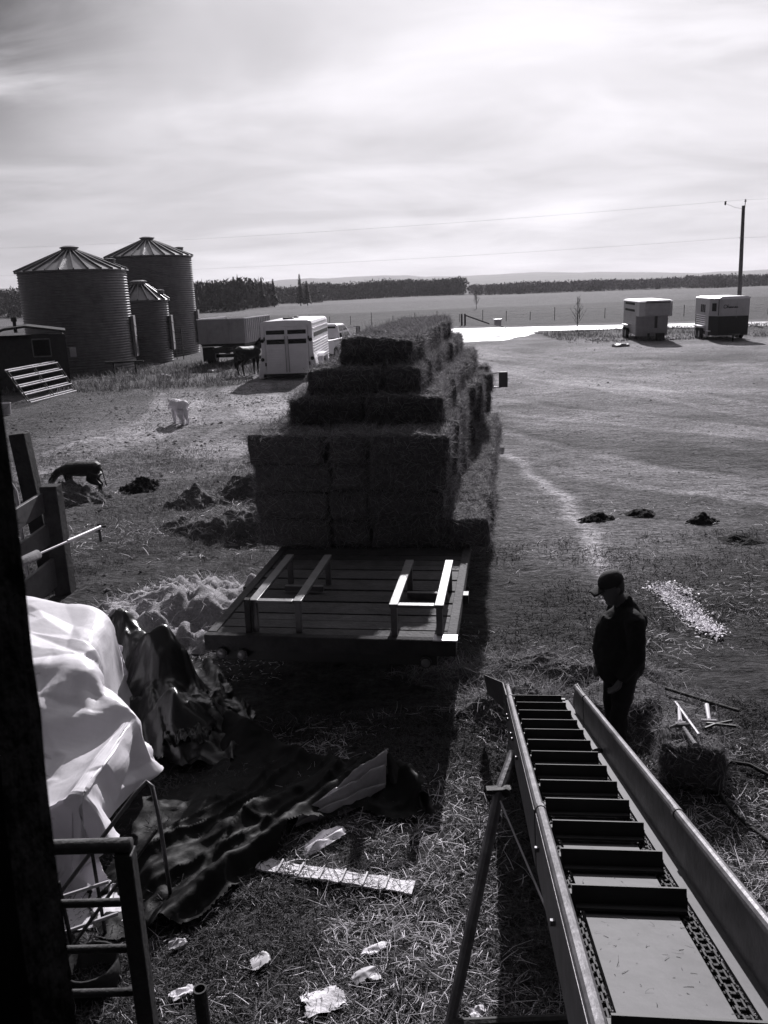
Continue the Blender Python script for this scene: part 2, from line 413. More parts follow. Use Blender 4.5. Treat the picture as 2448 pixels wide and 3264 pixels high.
for s, (a, b_, c) in zip((1, -1), arms):
    limb(jk, [V3(.035, s * .08, 1.375), a, a.lerp(b_, .5), b_, b_.lerp(c, .5), c], [.075, .085, .074, .070, .060, .048])
jk.box((-.03, .155, .93), (.14, .05, .11), Matrix.Rotation(.1, 3, 'Y'))
limb(jk, [V3(.03, 0, 1.40), V3(.01, 0, 1.46), V3(-.01, 0, 1.485)], [(.09, .085), (.078, .078), (.08, .08)])
remeshed('jacket', jk, 'jacket', 0.013, man, world=False, smooth_it=4, disp=0.008, dscale=9)
jn = MB()
limb(jn, [V3(.03, 0, .80), V3(.02, 0, .9), V3(.01, 0, .97)], [(.17, .13), (.175, .135), (.165, .13)], n=20)
for (h_, k_, a_) in legs: limb(jn, [h_ + V3(0, 0, .02), h_.lerp(k_, .5), k_, k_.lerp(a_, .5), a_ + V3(0, 0, -.015)], [.105, .092, .074, .070, .066])
remeshed('jeans', jn, 'jeans', 0.013, man, world=False, smooth_it=4, disp=0.009, dscale=8)
for (h_, k_, a_) in legs:
    bt_ = MB(); limb(bt_, [a_ + V3(.02, 0, .06), a_ + V3(.01, 0, -.02), a_ + V3(-.06, 0, -.05), a_ + V3(-.19, 0, -.06)], [.052, .056, (.05, .042), (.045, .028)])
    remeshed('boot', bt_, 'rubber', 0.008, man, world=False)
cp = MB(); rings = []
for z, fx, bx_, wy in ((.045, -.106, .112, .086), (.07, -.105, .113, .087), (.10, -.095, .108, .082), (.13, -.07, .088, .066), (.148, -.03, .05, .036), (.152, -.0, .02, .01)):
    c = (fx + bx_) / 2; rx = (bx_ - fx) / 2; rings.append([hp_(c + rx * math.cos(a), wy * math.sin(a), z) for a in np.linspace(0, 2 * math.pi, 26, endpoint=False)])
cp.loft(rings)
cap_ = cp.build('cap', 'cap', man, smooth=True)
pk = MB(); top = []; 
for i, t__ in enumerate(np.linspace(0, 1, 6)):
    top.append([hp_(-.085 - .095 * t__, y * (1 - .25 * t__ ** 2), .052 - .016 * t__ - 1.6 * y * y + dz) for y, dz in [(w_, 0.004) for w_ in np.linspace(-.075, .075, 9)] + [(w_, -0.004) for w_ in np.linspace(.075, -.075, 9)]])
pk.loft(top).build('peak', 'cap', cap_, smooth=True)
hb = MB(); hb.loft([[hp_(.005 + rx * math.cos(a), wy * math.sin(a), z) for a in np.linspace(-1.5, 1.5, 14)] + [hp_(.0 + (rx - .012) * math.cos(a), (wy - .01) * math.sin(a), z) for a in np.linspace(1.5, -1.5, 14)] for z, rx, wy in ((-.05, .078, .066), (0, .096, .076), (.05, .103, .080))])
hb.build('hair', 'hair', man, smooth=True)

# ------------------------------------------------------------------ animals (local: nose toward +x)
def quadruped(name, label, cat, loc, yaw, m, P, voxel, disp=0.0, ds=12):
    t = empty(name, loc, yaw, label, cat); b = MB()
    limb(b, P['spine'], P['spr'], n=18); limb(b, P['neck'], P['nkr'], n=14); limb(b, P['head'], P['hdr'], n=14)
    for L_, r_ in P['legs']: limb(b, L_, r_, n=12)
    for L_, r_ in P.get('ears', []): limb(b, L_, r_, n=8)
    if 'tail' in P: limb(b, P['tail'], P['tlr'], n=10)
    remeshed('body', b, m, voxel, t, world=False, smooth_it=3, disp=disp, dscale=ds)
    return t
# white dog: standing, head lowered and turned, rump to the light
ld = lambda x, y, f=1.0: [V3(x, y, .50), V3(x - .02, y, .34), V3(x + .0, y, .19), V3(x, y, .05), V3(x + .05, y, .02)]
lh = lambda x, y: [V3(x, y, .55), V3(x + .10, y, .36), V3(x - .09, y, .20), V3(x - .05, y, .05), V3(x + .02, y, .02)]
dog = dict(spine=[V3(-.42, 0, .58), V3(-.34, 0, .64), V3(-.1, 0, .62), V3(.14, 0, .63), V3(.3, 0, .62)], spr=[(.10, .10), (.185, .20), (.185, .20), (.195, .22), (.13, .16)],
           neck=[V3(.24, 0, .66), V3(.38, 0, .66), V3(.47, 0.02, .60)], nkr=[(.17, .18), (.15, .15), (.11, .11)],
           head=[V3(.44, .02, .61), V3(.54, .03, .565), V3(.62, .04, .51), V3(.70, .05, .465)], hdr=[(.08, .085), (.08, .08), (.05, .05), (.032, .032)],
           legs=[(ld(.22, .09), [.095, .07, .052, .042, .048]), (ld(.17, -.09), [.095, .07, .052, .042, .048]), (lh(-.34, .10), [.14, .11, .058, .045, .05]), (lh(-.28, -.10), [.14, .11, .058, .045, .05])],
           ears=[([V3(.46, .09, .66), V3(.49, .12, .60), V3(.50, .12, .55)], [.022, .03, .015]), ([V3(.46, -.05, .66), V3(.49, -.08, .60), V3(.50, -.08, .55)], [.022, .03, .015])],
           tail=[V3(-.44, 0, .62), V3(-.52, .02, .50), V3(-.53, .02, .34), V3(-.58, .03, .22)], tlr=[.06, .08, .075, .035])
dd = quadruped('dog', 'big shaggy white dog standing on the bare ground with its head lowered', 'dog', (-6.55, 27.2, 0.0), R(128), 'whitecoat', dog, 0.014, 0.014, 22)
MB().ellip((.725, .052, .468), (.018, .018, .016), 8, 6).build('nose', 'black', dd)
# dark calf with its head in the hay
calf = dict(spine=[V3(-.46, 0, .48), V3(-.38, 0, .55), V3(-.1, 0, .54), V3(.18, 0, .54), V3(.36, 0, .53)], spr=[(.08, .08), (.15, .18), (.165, .20), (.15, .205), (.10, .14)],
            neck=[V3(.30, 0, .54), V3(.46, 0, .48), V3(.58, 0, .38)], nkr=[(.10, .12), (.085, .10), (.075, .09)],
            head=[V3(.56, 0, .39), V3(.64, 0, .29), V3(.70, 0, .19), V3(.73, 0, .14)], hdr=[(.07, .08), (.07, .075), (.052, .055), (.045, .04)],
            legs=[([V3(.26, s * .08, .46), V3(.25, s * .08, .29), V3(.25, s * .08, .15), V3(.26, s * .08, .02)], [.07, .045, .033, .036]) for s in (1, -1)] +
                 [([V3(-.36, s * .09, .48), V3(-.28, s * .1, .34), V3(-.45 - .03 * s, s * .1, .2), V3(-.42 - .05 * s, s * .1, .03)], [.14, .10, .042, .042]) for s in (1, -1)],
            ears=[([V3(.55, s * .06, .44), V3(.53, s * .13, .43)], [.02, .026]) for s in (1, -1)],
            tail=[V3(-.50, 0, .53), V3(-.54, .01, .42), V3(-.57, .02, .24), V3(-.58, .02, .16)], tlr=[.022, .015, .015, .02])
quadruped('calf', 'small dark calf with its head down in the loose hay heap', 'calf', (-6.52, 17.6, 0.0), R(174), 'darkcoat', calf, 0.013, 0.005)
# dark horse beside the stock trailer
hl = lambda x, y: [V3(x, y, 1.05), V3(x + .02, y, .78), V3(x, y, .52), V3(x, y, .28), V3(x - .02, y, .10), V3(x + .03, y, .02)]
hh_ = lambda x, y: [V3(x, y, 1.15), V3(x + .18, y, .88), V3(x - .12, y, .60), V3(x - .08, y, .28), V3(x - .05, y, .10), V3(x + .0, y, .02)]
horse = dict(spine=[V3(-.78, 0, 1.12), V3(-.66, 0, 1.22), V3(-.2, 0, 1.16), V3(.3, 0, 1.2), V3(.58, 0, 1.22)], spr=[(.14, .14), (.32, .33), (.34, .38), (.31, .39), (.2, .29)],
             neck=[V3(.46, 0, 1.3), V3(.72, 0, 1.5), V3(.95, 0, 1.68)], nkr=[(.16, .27), (.12, .2), (.09, .14)],
             head=[V3(.92, 0, 1.72), V3(1.06, 0, 1.62), V3(1.2, 0, 1.44), V3(1.28, 0, 1.34)], hdr=[(.09, .12), (.1, .13), (.07, .085), (.06, .065)],
             legs=[(hl(.42, .16), [.13, .095, .06, .042, .045, .055]), (hl(.38, -.16), [.13, .095, .06, .042, .045, .055]), (hh_(-.62, .16), [.21, .15, .07, .046, .048, .058]), (hh_(-.56, -.16), [.21, .15, .07, .046, .048, .058])],
             ears=[([V3(.93, s * .06, 1.80), V3(.95, s * .075, 1.93)], [.03, .012]) for s in (1, -1)],
             tail=[V3(-.86, 0, 1.22), V3(-.98, 0, 1.0), V3(-1.0, 0, .7), V3(-.98, 0, .45)], tlr=[.05, .075, .085, .04])
hr = quadruped('horse', 'dark saddled-height horse standing behind the left corner of the white stock trailer', 'horse', (-6.55, 43.2, 0.0), R(52), 'darkcoat', horse, 0.03, 0.0)
hr['label'] = 'dark horse standing by the left corner of the white stock trailer'
MB().loft([[Vector((x, y, z)) for x, y, z in ((.42 + .5 * t__, .03, 1.56 + .42 * t__ * .75), (.40 + .5 * t__, 0, 1.60 + .32 * t__), (.42 + .5 * t__, -.03, 1.56 + .42 * t__ * .75), (.5 + .46 * t__, 0, 1.4 + .36 * t__))] for t__ in (0, .5, 1)]).build('mane', 'darkcoat', hr)
# ------------------------------------------------------------------ value noise for the land
_tab = np.random.default_rng(5).uniform(-1, 1, (256, 256))
def vn(x, y):
    xi = np.floor(x).astype(int); yi = np.floor(y).astype(int); fx = x - xi; fy = y - yi
    fx = fx * fx * (3 - 2 * fx); fy = fy * fy * (3 - 2 * fy)
    a = _tab[xi % 256, yi % 256]; b = _tab[(xi + 1) % 256, yi % 256]; c = _tab[xi % 256, (yi + 1) % 256]; d = _tab[(xi + 1) % 256, (yi + 1) % 256]
    return (a * (1 - fx) + b * fx) * (1 - fy) + (c * (1 - fx) + d * fx) * fy
def fbm(x, y, s, o=4, g=0.5):
    t = 0; a = 1; 
    for i in range(o):
        t = t + a * vn(x * s + 17.3 * i, y * s + 9.1 * i); s *= 2.03; a *= g
    return t
def sm(e0, e1, x): 
    t = np.clip((x - e0) / (e1 - e0), 0, 1); return t * t * (3 - 2 * t)
def ground_h(x, y):
    x = np.asarray(x, float); y = np.asarray(y, float)
    nearw = 1 - sm(30, 80, y)
    rough = 0.45 + 0.55 * (1 - sm(-1.0, 3.5, x) * sm(8, 13, y))       # the trodden yard on the right is smoother
    h = (0.045 * fbm(x, y, 0.55, 3) + 0.030 * fbm(x, y, 2.1, 3, 0.6) * rough + 0.016 * np.abs(fbm(x + 31, y, 5.5, 2)) * rough) * (0.35 + 0.65 * nearw)
    h = h + 0.05 * fbm(x, y, 0.2, 2) * sm(14, 40, y)
    h = h + 0.9 * fbm(x, y, 0.006, 3) * sm(110, 260, y)
    # verge: low grassy bank between yard and road, right of the entrance
    rd = road_d(x, y)
    h = h + 0.12 * np.exp(-((rd + 9) / 2.6) ** 2) * sm(12, 16, x)
    flat = sm(4.5, 6.5, np.abs(rd)) * sm(0.75, 1.25, np.hypot((x - 9.3) / 6.0, (y - 69.5) / 8.0)); h = h * flat                         # road bed
    return h
RD0, RDN = np.array((12.0, 79.0)), np.array((0.34, 0.94))                # point on the centre line, its normal
def road_d(x, y): return (x - RD0[0]) * RDN[0] + (y - RD0[1]) * RDN[1]
def seg_d(x, y, pts):
    d = np.full(np.shape(x), 1e9)
    for (x0, y0), (x1, y1) in zip(pts[:-1], pts[1:]):
        dx, dy = x1 - x0, y1 - y0
        t = np.clip(((x - x0) * dx + (y - y0) * dy) / (dx * dx + dy * dy), 0, 1)
        d = np.minimum(d, np.hypot(x - x0 - t * dx, y - y0 - t * dy))
    return d

def axis_pts(fine0, fine1, step, lo, hi, g):
    a = list(np.arange(fine0, fine1, step)); s = step; p = fine1
    while p < hi: a.append(p); s = min(s * g, 160); p += s
    a.append(hi); s = step; p = fine0; left = []
    while p > lo:
        s = min(s * g, 160); p -= s; left.append(max(p, lo))
    return np.array(left[::-1] + a)
xs = axis_pts(-8.5, 8.5, 0.07, -2600, 2600, 1.07)
ys = axis_pts(2.2, 24.0, 0.07, -60, 4200, 1.035)
X, Y = np.meshgrid(xs, ys); Z = ground_h(X, Y)
co = np.stack([X.ravel(), Y.ravel(), Z.ravel()], 1)
nx, ny = len(xs), len(ys)
i0 = (np.arange(ny - 1)[:, None] * nx + np.arange(nx - 1)[None, :]).ravel()
faces = np.stack([i0, i0 + 1, i0 + nx + 1, i0 + nx], 1)

gm, nt, b = nodes_of('ground_soil'); N, L = nt.nodes, nt.links
ge = N.new('ShaderNodeNewGeometry')
def nz(scale, detail=5, rough=0.6, stretch=None):
    n = N.new('ShaderNodeTexNoise'); n.inputs['Scale'].default_value = scale; n.inputs['Detail'].default_value = detail; n.inputs['Roughness'].default_value = rough
    s = ge.outputs['Position']
    if stretch:
        mp = N.new('ShaderNodeMapping'); mp.inputs['Scale'].default_value = stretch; L.new(s, mp.inputs['Vector']); s = mp.outputs[0]
    L.new(s, n.inputs['Vector']); return n.outputs['Fac']
def mrange(v, a, b_, c, d):
    m = N.new('ShaderNodeMapRange'); m.inputs['From Min'].default_value = a; m.inputs['From Max'].default_value = b_
    m.inputs['To Min'].default_value = c; m.inputs['To Max'].default_value = d; L.new(v, m.inputs['Value']); return m.outputs['Result']
def mm(op, a, b_):
    n = N.new('ShaderNodeMath'); n.operation = op
    for i, q in enumerate((a, b_)):
        if isinstance(q, (int, float)): n.inputs[i].default_value = q
        else: L.new(q, n.inputs[i])
    return n.outputs[0]
at = N.new('ShaderNodeAttribute'); at.attribute_name = 'tone'
t1 = mrange(nz(0.35, 6, 0.65), 0.3, 0.7, 0.72, 1.28)
t2 = mrange(nz(2.6, 6, 0.7, (1, 1.5, 1)), 0.3, 0.7, 0.7, 1.3)
t3 = mrange(nz(13, 5, 0.75), 0.32, 0.68, 0.3, 1.7)
fleck = mrange(nz(7.5, 4, 0.75, (0.8, 1.3, 1)), 0.54, 0.66, 1.0, 0.42)
tone = mm('MULTIPLY', mm('MULTIPLY', mm('MULTIPLY', at.outputs['Fac'], t1), mm('MULTIPLY', t2, t3)), mm('MULTIPLY', fleck, 1.18))
vm = N.new('ShaderNodeVectorMath'); vm.operation = 'SCALE'; vm.inputs[0].default_value = tint(1.0)[:3]
L.new(tone, vm.inputs['Scale']); L.new(vm.outputs[0], b.inputs['Base Color'])
b.inputs['Roughness'].default_value = 0.95; b.inputs['Specular IOR Level'].default_value = 0.12
h1 = nz(1.7, 6, 0.65, (0.8, 1.6, 1)); h2 = nz(9, 5, 0.7, (0.8, 1.7, 1)); h3 = nz(38, 3, 0.7)
vo = N.new('ShaderNodeTexVoronoi'); vo.inputs['Scale'].default_value = 4.5; L.new(ge.outputs['Position'], vo.inputs['Vector'])
pit = mrange(vo.outputs['Distance'], 0.08, 0.42, -0.022, 0.0)
hh = mm('ADD', mm('ADD', pit, mm('ADD', mm('MULTIPLY', h1, 0.16), mm('MULTIPLY', h2, 0.07))), mm('MULTIPLY', h3, 0.022))
bp = N.new('ShaderNodeBump'); bp.inputs['Strength'].default_value = 1.0; bp.inputs['Distance'].default_value = 1.0
L.new(hh, bp.inputs['Height']); L.new(bp.outputs['Normal'], b.inputs['Normal'])

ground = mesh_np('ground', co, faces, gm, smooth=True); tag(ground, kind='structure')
rd = road_d(X, Y)
T = 0.036 - 0.012 * (1 - sm(-1.2, -0.2, X)) * (1 - sm(5, 9, Y)) + 0.030 * sm(7, 16, Y) + 0.022 * sm(20, 40, Y) + 0 * X  # foreground and near left painted darker, standing in for vignetting
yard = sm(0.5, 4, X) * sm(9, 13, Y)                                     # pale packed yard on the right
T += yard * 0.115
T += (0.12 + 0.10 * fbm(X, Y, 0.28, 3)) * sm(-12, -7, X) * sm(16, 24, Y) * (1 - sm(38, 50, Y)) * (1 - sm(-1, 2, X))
ruts = [[(3.0, 20.4), (3.35, 17), (3.45, 13.2), (2.9, 10.2)], [(1.9, 26), (3.2, 21), (5.5, 17), (9, 14)], [(2.5, 40), (9, 33), (18, 26)], [(1.5, 60), (9, 44), (25, 36)], [(-4.5, 22), (-3.6, 28), (-6, 38)], [(-9, 20), (-7, 27), (-8.5, 36)], [(3, 52), (8, 36), (12, 24), (14, 14)], [(6, 55), (12, 40), (24, 31)], [(2.2, 34), (5, 27), (10, 21.5), (18, 18)]]
for k, ln in enumerate(ruts):
    d = seg_d(X + 0.15 * fbm(X, Y, 0.9, 2), Y, ln); wd = 0.16 if k == 0 else 0.7
    T += (0.23 if k == 0 else 0.05) * np.exp(-(d / wd) ** 2)
    if k: T += 0.10 * np.exp(-((d - 0.85) / 0.24) ** 2) * (0.5 + 0.5 * sm(-.3, .3, vn(X * .7, Y * .7))) - 0.035 * np.exp(-((d - 1.3) / 0.2) ** 2)
T += 0.045 * fbm(X + 9, Y, 0.5, 3) * yard
T += 0.085 * fbm(X, Y, 0.12, 3) * yard
dark = np.exp(-((X - 5.0) / 3.0) ** 2 - ((Y - 11.4) / 1.8) ** 2)         # trampled manure by the dung heaps
T -= 0.06 * dark
T = np.clip(T * 0.9, 0.025, 0.34)
verge = sm(-17, -11, rd) * (1 - sm(60, 70, -rd)) * (rd < 0) * sm(11.5, 15, X)
T = T * (1 - 0.45 * verge * (rd > -18))
far = sm(3, 10, rd)
fieldtone = 0.058 + 0.045 * sm(160, 164, Y + 0.06 * X + 6 * vn(X * 0.012, Y * 0.0)) + 0.012 * fbm(X, Y, 0.03, 3)
T = T * (1 - far) + fieldtone * far
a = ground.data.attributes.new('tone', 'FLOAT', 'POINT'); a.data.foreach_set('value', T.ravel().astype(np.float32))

# road: strip of pale packed gravel, seen at a grazing angle against the light
rm, nt, b = nodes_of('road_gravel'); N, L = nt.nodes, nt.links
ge = N.new('ShaderNodeNewGeometry')
vm = N.new('ShaderNodeVectorMath'); vm.operation = 'SCALE'; vm.inputs[0].default_value = tint(1.0)[:3]
L.new(mrange(nz(0.9, 5, 0.6, (0.2, 1.6, 1)), 0.3, 0.7, 0.30, 0.42), vm.inputs['Scale']); L.new(vm.outputs[0], b.inputs['Base Color'])
b.inputs['Roughness'].default_value = 0.32; b.inputs['Specular IOR Level'].default_value = 0.8
rdir = np.array((RDN[1], -RDN[0]))
pts = []; 
for t in np.linspace(-14, 400, 120):
    c = RD0 + rdir * t
    for s in (-3.6, 3.6): pts.append((*(c + RDN * s), 0.012 + 0.02 * (s < 0)))
pts = np.array(pts); q = np.arange(119)[:, None] * 2
tag(mesh_np('road', pts, q + np.array([[0, 1, 3, 2]]), rm), kind='structure')
# entrance from the road into the yard
e = MB(); A0 = RD0 + rdir * -2 - RDN * 3.55
poly = [(7.0, 77.0), (14.2, 74.8), (12.6, 69.5), (9.6, 63.5), (6.2, 63.0), (5.0, 70.0)]
edge_ = []
for i in range(len(poly)):
    p, q = Vector(poly[i]), Vector(poly[(i + 1) % len(poly)])
    for k in range(9):
        c_ = p.lerp(q, k / 9); edge_.append((c_.x + 0.5 * noise.noise(Vector((c_.x * .7, c_.y * .7, 1))), c_.y + 0.5 * noise.noise(Vector((c_.x * .7, c_.y * .7, 5)))))
e.add([(x, y, 0.008) for x, y in edge_], [tuple(range(len(edge_)))])
dm = mat('driveway_gravel', 0.26, 0.6, var=0.35, scale=0.9, spec=0.3, bump=0.3, bscale=8)
tag(e.build('driveway', dm), kind='structure')

# ------------------------------------------------------------------ far hills
hx = np.linspace(-2200, 2200, 260); rows = []
prof = 34 + 12 * fbm(hx, hx * 0, 0.0011, 3) + 5 * fbm(hx, hx * 0 + 3, 0.006, 3) - 0.004 * np.clip(hx, -2000, 2000)
for yy, k in ((1500, -0.08), (1750, 0.35), (2050, 0.75), (2400, 1.0), (2800, 0.3)):
    rows.append(np.stack([hx, np.full_like(hx, yy) + 40 * vn(hx * 0.003, hx * 0 + yy), prof * k + 1.2 * fbm(hx, hx * 0 + yy, 0.02, 2) * k], 1))
hc = np.concatenate(rows); n = len(hx)
i0 = (np.arange(4)[:, None] * n + np.arange(n - 1)[None, :]).ravel()
M['hill'] = mat('hill_wood', 0.085, 0.95, var=0.45, scale=0.012, stretch=(1, 3, 6), bump=0.0)
tag(mesh_np('hills', hc, np.stack([i0, i0 + 1, i0 + n + 1, i0 + n], 1), 'hill', smooth=True), kind='structure')

# ------------------------------------------------------------------ far woods (one mass each) and the spruces that stand out
def wood(name, label, pts, hmean, seed, mtl='brush', clumps=38, csz=1.0):  # thin crowns as small facets
    rng = np.random.default_rng(seed); n = len(pts)
    H = hmean * (0.92 + 0.14 * vn(pts[:, 0] * .06, pts[:, 1] * .02)) * rng.uniform(0.8, 1.1, n)
    k = clumps
    t = rng.uniform(0.05, 1, (n, k)) ** 0.8
    rad = 0.24 * H[:, None] * (0.35 + np.sin(np.clip(t, 0, 1) * 2.6)) * rng.uniform(0.2, 1, (n, k)) ** 0.5
    an = rng.uniform(0, 6.283, (n, k))
    cx = pts[:, 0, None] + rad * np.cos(an); cy = pts[:, 1, None] + rad * np.sin(an); cz = pts[:, 2, None] + t * H[:, None]
    c = np.stack([cx, cy, cz], -1).reshape(-1, 3); m = len(c)
    v = c[:, None, :] + rng.normal(0, 1, (m, 3, 3)) * np.array([0.34, 0.34, 0.5]) * csz
    f = np.arange(m * 3).reshape(-1, 3)
    return tag(mesh_np(name, v.reshape(-1, 3), f, mtl), label, None, kind='stuff')
def scatter(x0, x1, y0, y1, n, seed, tilt=0.0):
    rng = np.random.default_rng(seed); x = rng.uniform(x0, x1, n); y = rng.uniform(y0, y1, n) + tilt * (x - x0)
    return np.stack([x, y, ground_h(x, y) - 0.3], 1)
wood('woods', 'dense dark wood along the far edge of the field', scatter(-42, 50, 470, 530, 1300, 1), 9.5, 21, csz=1.0)
wood('woods', 'long low wood across the field on the right', scatter(52, 185, 430, 500, 1200, 2, -0.15), 5.4, 22, 'hazybrush', csz=.8)
wood('woods', 'thin distant tree row at the right edge of the field', scatter(150, 260, 380, 420, 600, 3, -0.35), 5.6, 23, 'hazybrush', csz=.8)
wood('woods', 'bare brushy wood between the bins and the field', np.concatenate([scatter(-64, -33, 205, 290, 520, 4, 0.2), scatter(-95, -55, 230, 320, 420, 5)]), 7.2, 24)
wood('woods', 'dark wood behind the leftmost bin', scatter(-190, -95, 255, 320, 700, 6), 8.6, 25)
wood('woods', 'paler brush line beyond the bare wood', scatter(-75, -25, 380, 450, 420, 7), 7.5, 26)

def spruce(x, y, h, seed, label):
    rng = np.random.default_rng(seed); z0 = float(ground_h(x, y)) - 0.2
    t = empty('spruce_tree', (x, y, z0), 0, label, 'spruce tree', 'spruces standing above the brushy wood')
    MB().tube([(0, 0, 0), (0, 0, h * 0.97)], [0.16, 0.02], 6).build('trunk', 'brush', t)
    k = 420; tt = rng.uniform(0.08, 1, k) ** 0.75; rad = (1 - tt) * h * 0.17 * rng.uniform(0.3, 1, k); an = rng.uniform(0, 6.283, k)
    c = np.stack([rad * np.cos(an), rad * np.sin(an), tt * h - rad * 0.35], 1)
    out = np.stack([np.cos(an), np.sin(an), np.full(k, -0.5)], 1)
    side = np.stack([-np.sin(an), np.cos(an), np.zeros(k)], 1); s = (0.35 + (1 - tt) * 0.6)[:, None]
    v = np.stack([c - side * s * 0.5, c + side * s * 0.5, c + out * s * 0.9], 1).reshape(-1, 3)
    mesh_np('crown', v, np.arange(k * 3).reshape(-1, 3), 'conifer', parent=t)
sp = [(-50.5, 236, 8.4, 'tall spruce spire at the left end of the row, next to the rear bin'),
      (-45.0, 240, 8.2, 'shorter spruce second from the rear bin'),
      (-38.5, 236, 8.8, 'pointed spruce in the middle of the row above the bare wood'),
      (-41.0, 244, 7.5, 'small spruce left of the pointed middle spruce'),
      (-31.5, 240, 8.4, 'broad dark spruce above the grain truck box'),
      (-29.0, 246, 8.0, 'spruce close against the broad dark one'),
      (-22.8, 262, 9.6, 'tallest spruce, standing apart at the right end of the row'),
      (-20.9, 264, 7.6, 'small spruce right beside the tallest one')]
for i, a in enumerate(sp): spruce(a[0], a[1], a[2], 40 + i, a[3])

def bare_tree(x, y, h, seed, label, n=26):
    rng = np.random.default_rng(seed); z0 = float(ground_h(x, y))
    t = empty('bare_tree', (x, y, z0 - 0.05), 0, label, 'tree')
    MB().tube([(0, 0, 0), (0.03, 0, h * 0.5), (0, 0.05, h)], [0.045, 0.03, 0.01], 6).build('trunk', 'brush', t)
    c = MB()
    for k in range(n):
        z = h * rng.uniform(0.22, 0.92); a = rng.uniform(0, 6.28); r = h * 0.26 * (1.1 - z / h) * rng.uniform(0.5, 1.3)
        p = Vector((0, 0, z)); q = p + Vector((math.cos(a) * r, math.sin(a) * r, r * 1.5))
        c.tube([p, p.lerp(q, 0.5) + Vector((0, 0, -0.05)), q], [0.016, 0.011, 0.005], 4)
        for j in range(3):
            e = p.lerp(q, rng.uniform(0.3, 0.9)); c.tube([e, e + Vector(rng.normal(0, 0.12, 3)) + Vector((0, 0, 0.18))], [0.008, 0.004], 3)
    c.build('crown', 'brush', t)
bare_tree(16.5, 70, 2.9, 61, 'thin leafless sapling on the verge in front of the road')
bare_tree(17.6, 150, 3.2, 62, 'lone small bush tree out in the middle of the field', 50)
# ------------------------------------------------------------------ fence, mailbox, pole beyond the yard
fx = empty('field_fence', (0, 100, 0), 0, 'wire fence with thin dark posts along the field edge beyond the road', 'fence')
fpts = []
for i, x in enumerate(np.arange(-24, 62, 2.6)):
    y = 104 - x * 0.36; z = float(ground_h(x, y)); fpts.append((x, y, z))
    MB().tube([(x, y, z - 0.2), (x + 0.02, y, z + 1.15 + 0.25 * math.sin(i * 2.3))], 0.035, 6).build('post', 'darkwood', fx, world=True)
wm = MB()
for h in (0.35, 0.7, 1.05):
    wm.tube([(x, y, z + h) for x, y, z in fpts], 0.006, 3)
wm.build('wire', 'wire', fx, world=True)
bx = empty('corner_brace', (9.2, 92, 0), 0, 'stout double fence post with a sloping brace pole beside the road', 'fence brace')
for x in (9.0, 9.35): MB().tube([(x, 90, -0.2), (x, 90, 1.25)], 0.10, 8).build('post', 'wood', bx, world=True)
MB().tube([(9.35, 90, 1.1), (11.8, 89.2, 0.15)], 0.07, 8).build('brace_pole', 'wood', bx, world=True)

mb_ = empty('mailbox', (10.5, 70, 0), 0, 'large mailbox on a hooked arm by the yard entrance', 'mailbox')
MB().tube([(10.62, 70, 0), (10.62, 70, 0.58), (10.55, 70, 0.66), (10.38, 70, 0.68), (10.1, 70, 0.82), (9.8, 70, 0.84)], 0.035, 8).build('post', 'black', mb_, world=True)
MB().box((9.95, 70, 1.05), (0.54, 0.5, 0.40)).build('box', 'grey', mb_, world=True, bevel=0.02)
MB().prism([(69.68, 1.25), (70.32, 1.25), (70.26, 1.34), (69.74, 1.34)], 9.6, 10.3).build('lid', 'white', mb_, world=True, bevel=0.01)
for (x, y, rr, lab) in ((17.55, 66.4, .5, 'thin dark hoop marker standing beside the gooseneck trailer'), ):
    t = empty('hoop_marker', (21.6, 68.5, 0), 0, 'thin bent hoop of pipe at the roadside between the two parked trailers', 'marker')
    MB().tube([(21.15, 68.5, 1.05), (21.55, 68.5, 1.05), (21.7, 68.5, 0.9), (21.72, 68.5, 0.05)], 0.035, 6).build('pipe', 'black', t, world=True)

p = empty('power_pole', (31.7, 75, 0), 0, 'tall weathered wooden power pole behind the two-tone horse trailer', 'power pole')
MB().tube([(31.9, 75, -0.3), (31.78, 75, 5), (31.66, 75, 9.75)], [0.19, 0.165, 0.135], 14).build('pole', 'wood', p, world=True, smooth=True)
MB().tube([(31.72, 74.86, 9.3), (31.74, 74.86, 10.05)], 0.03, 6).build('pin', 'black', p, world=True)
MB().lathe([(0.05, 10.03), (0.09, 10.06), (0.09, 10.12), (0.05, 10.14), (0.08, 10.17), (0.03, 10.25)], (31.74, 74.86, 0), 10).build('insulator', 'grey', p, world=True)
MB().tube([(31.58, 74.85, 7.15), (31.42, 74.8, 7.12)], 0.03, 6).build('bracket', 'black', p, world=True)
MB().tube([(31.5, 74.9, 9.5), (30.9, 74.9, 9.62), (30.2, 75, 9.95)], 0.012, 5).build('jumper_wire', 'wire', p, world=True)
MB().lathe([(0.04, -0.16), (0.08, -0.1), (0.08, 0.04), (0.05, 0.08), (0.1, 0.1), (0.1, 0.16), (0.02, 0.2)], (30.1, 75.0, 10.0), 8).build('insulator', 'black', p, world=True)
def wirel(label, a, bb, sag, n=40):
    m = MB(); pts = []
    for i in range(n + 1):
        t = i / n; q = Vector(a).lerp(Vector(bb), t); q.z -= sag * 4 * t * (1 - t); pts.append(q)
    m.tube(pts, 0.006, 4)
    tag(m.build('power_line', 'wire'), label, 'power line', 'overhead lines at the power pole')
wirel('upper power line running left from the pole top', (31.74, 74.86, 10.22), (-62, 96, 10.2), 0.7)
wirel('lower power line running left from the bracket on the pole', (31.42, 74.8, 7.15), (-62, 96, 7.6), 0.7)
wirel('short length of upper line running off to the right of the pole', (31.74, 74.86, 10.22), (75, 68, 10.4), 0.3, 12)
wirel('short length of lower line running off to the right of the pole', (31.42, 74.8, 7.15), (75, 68, 7.3), 0.3, 12)

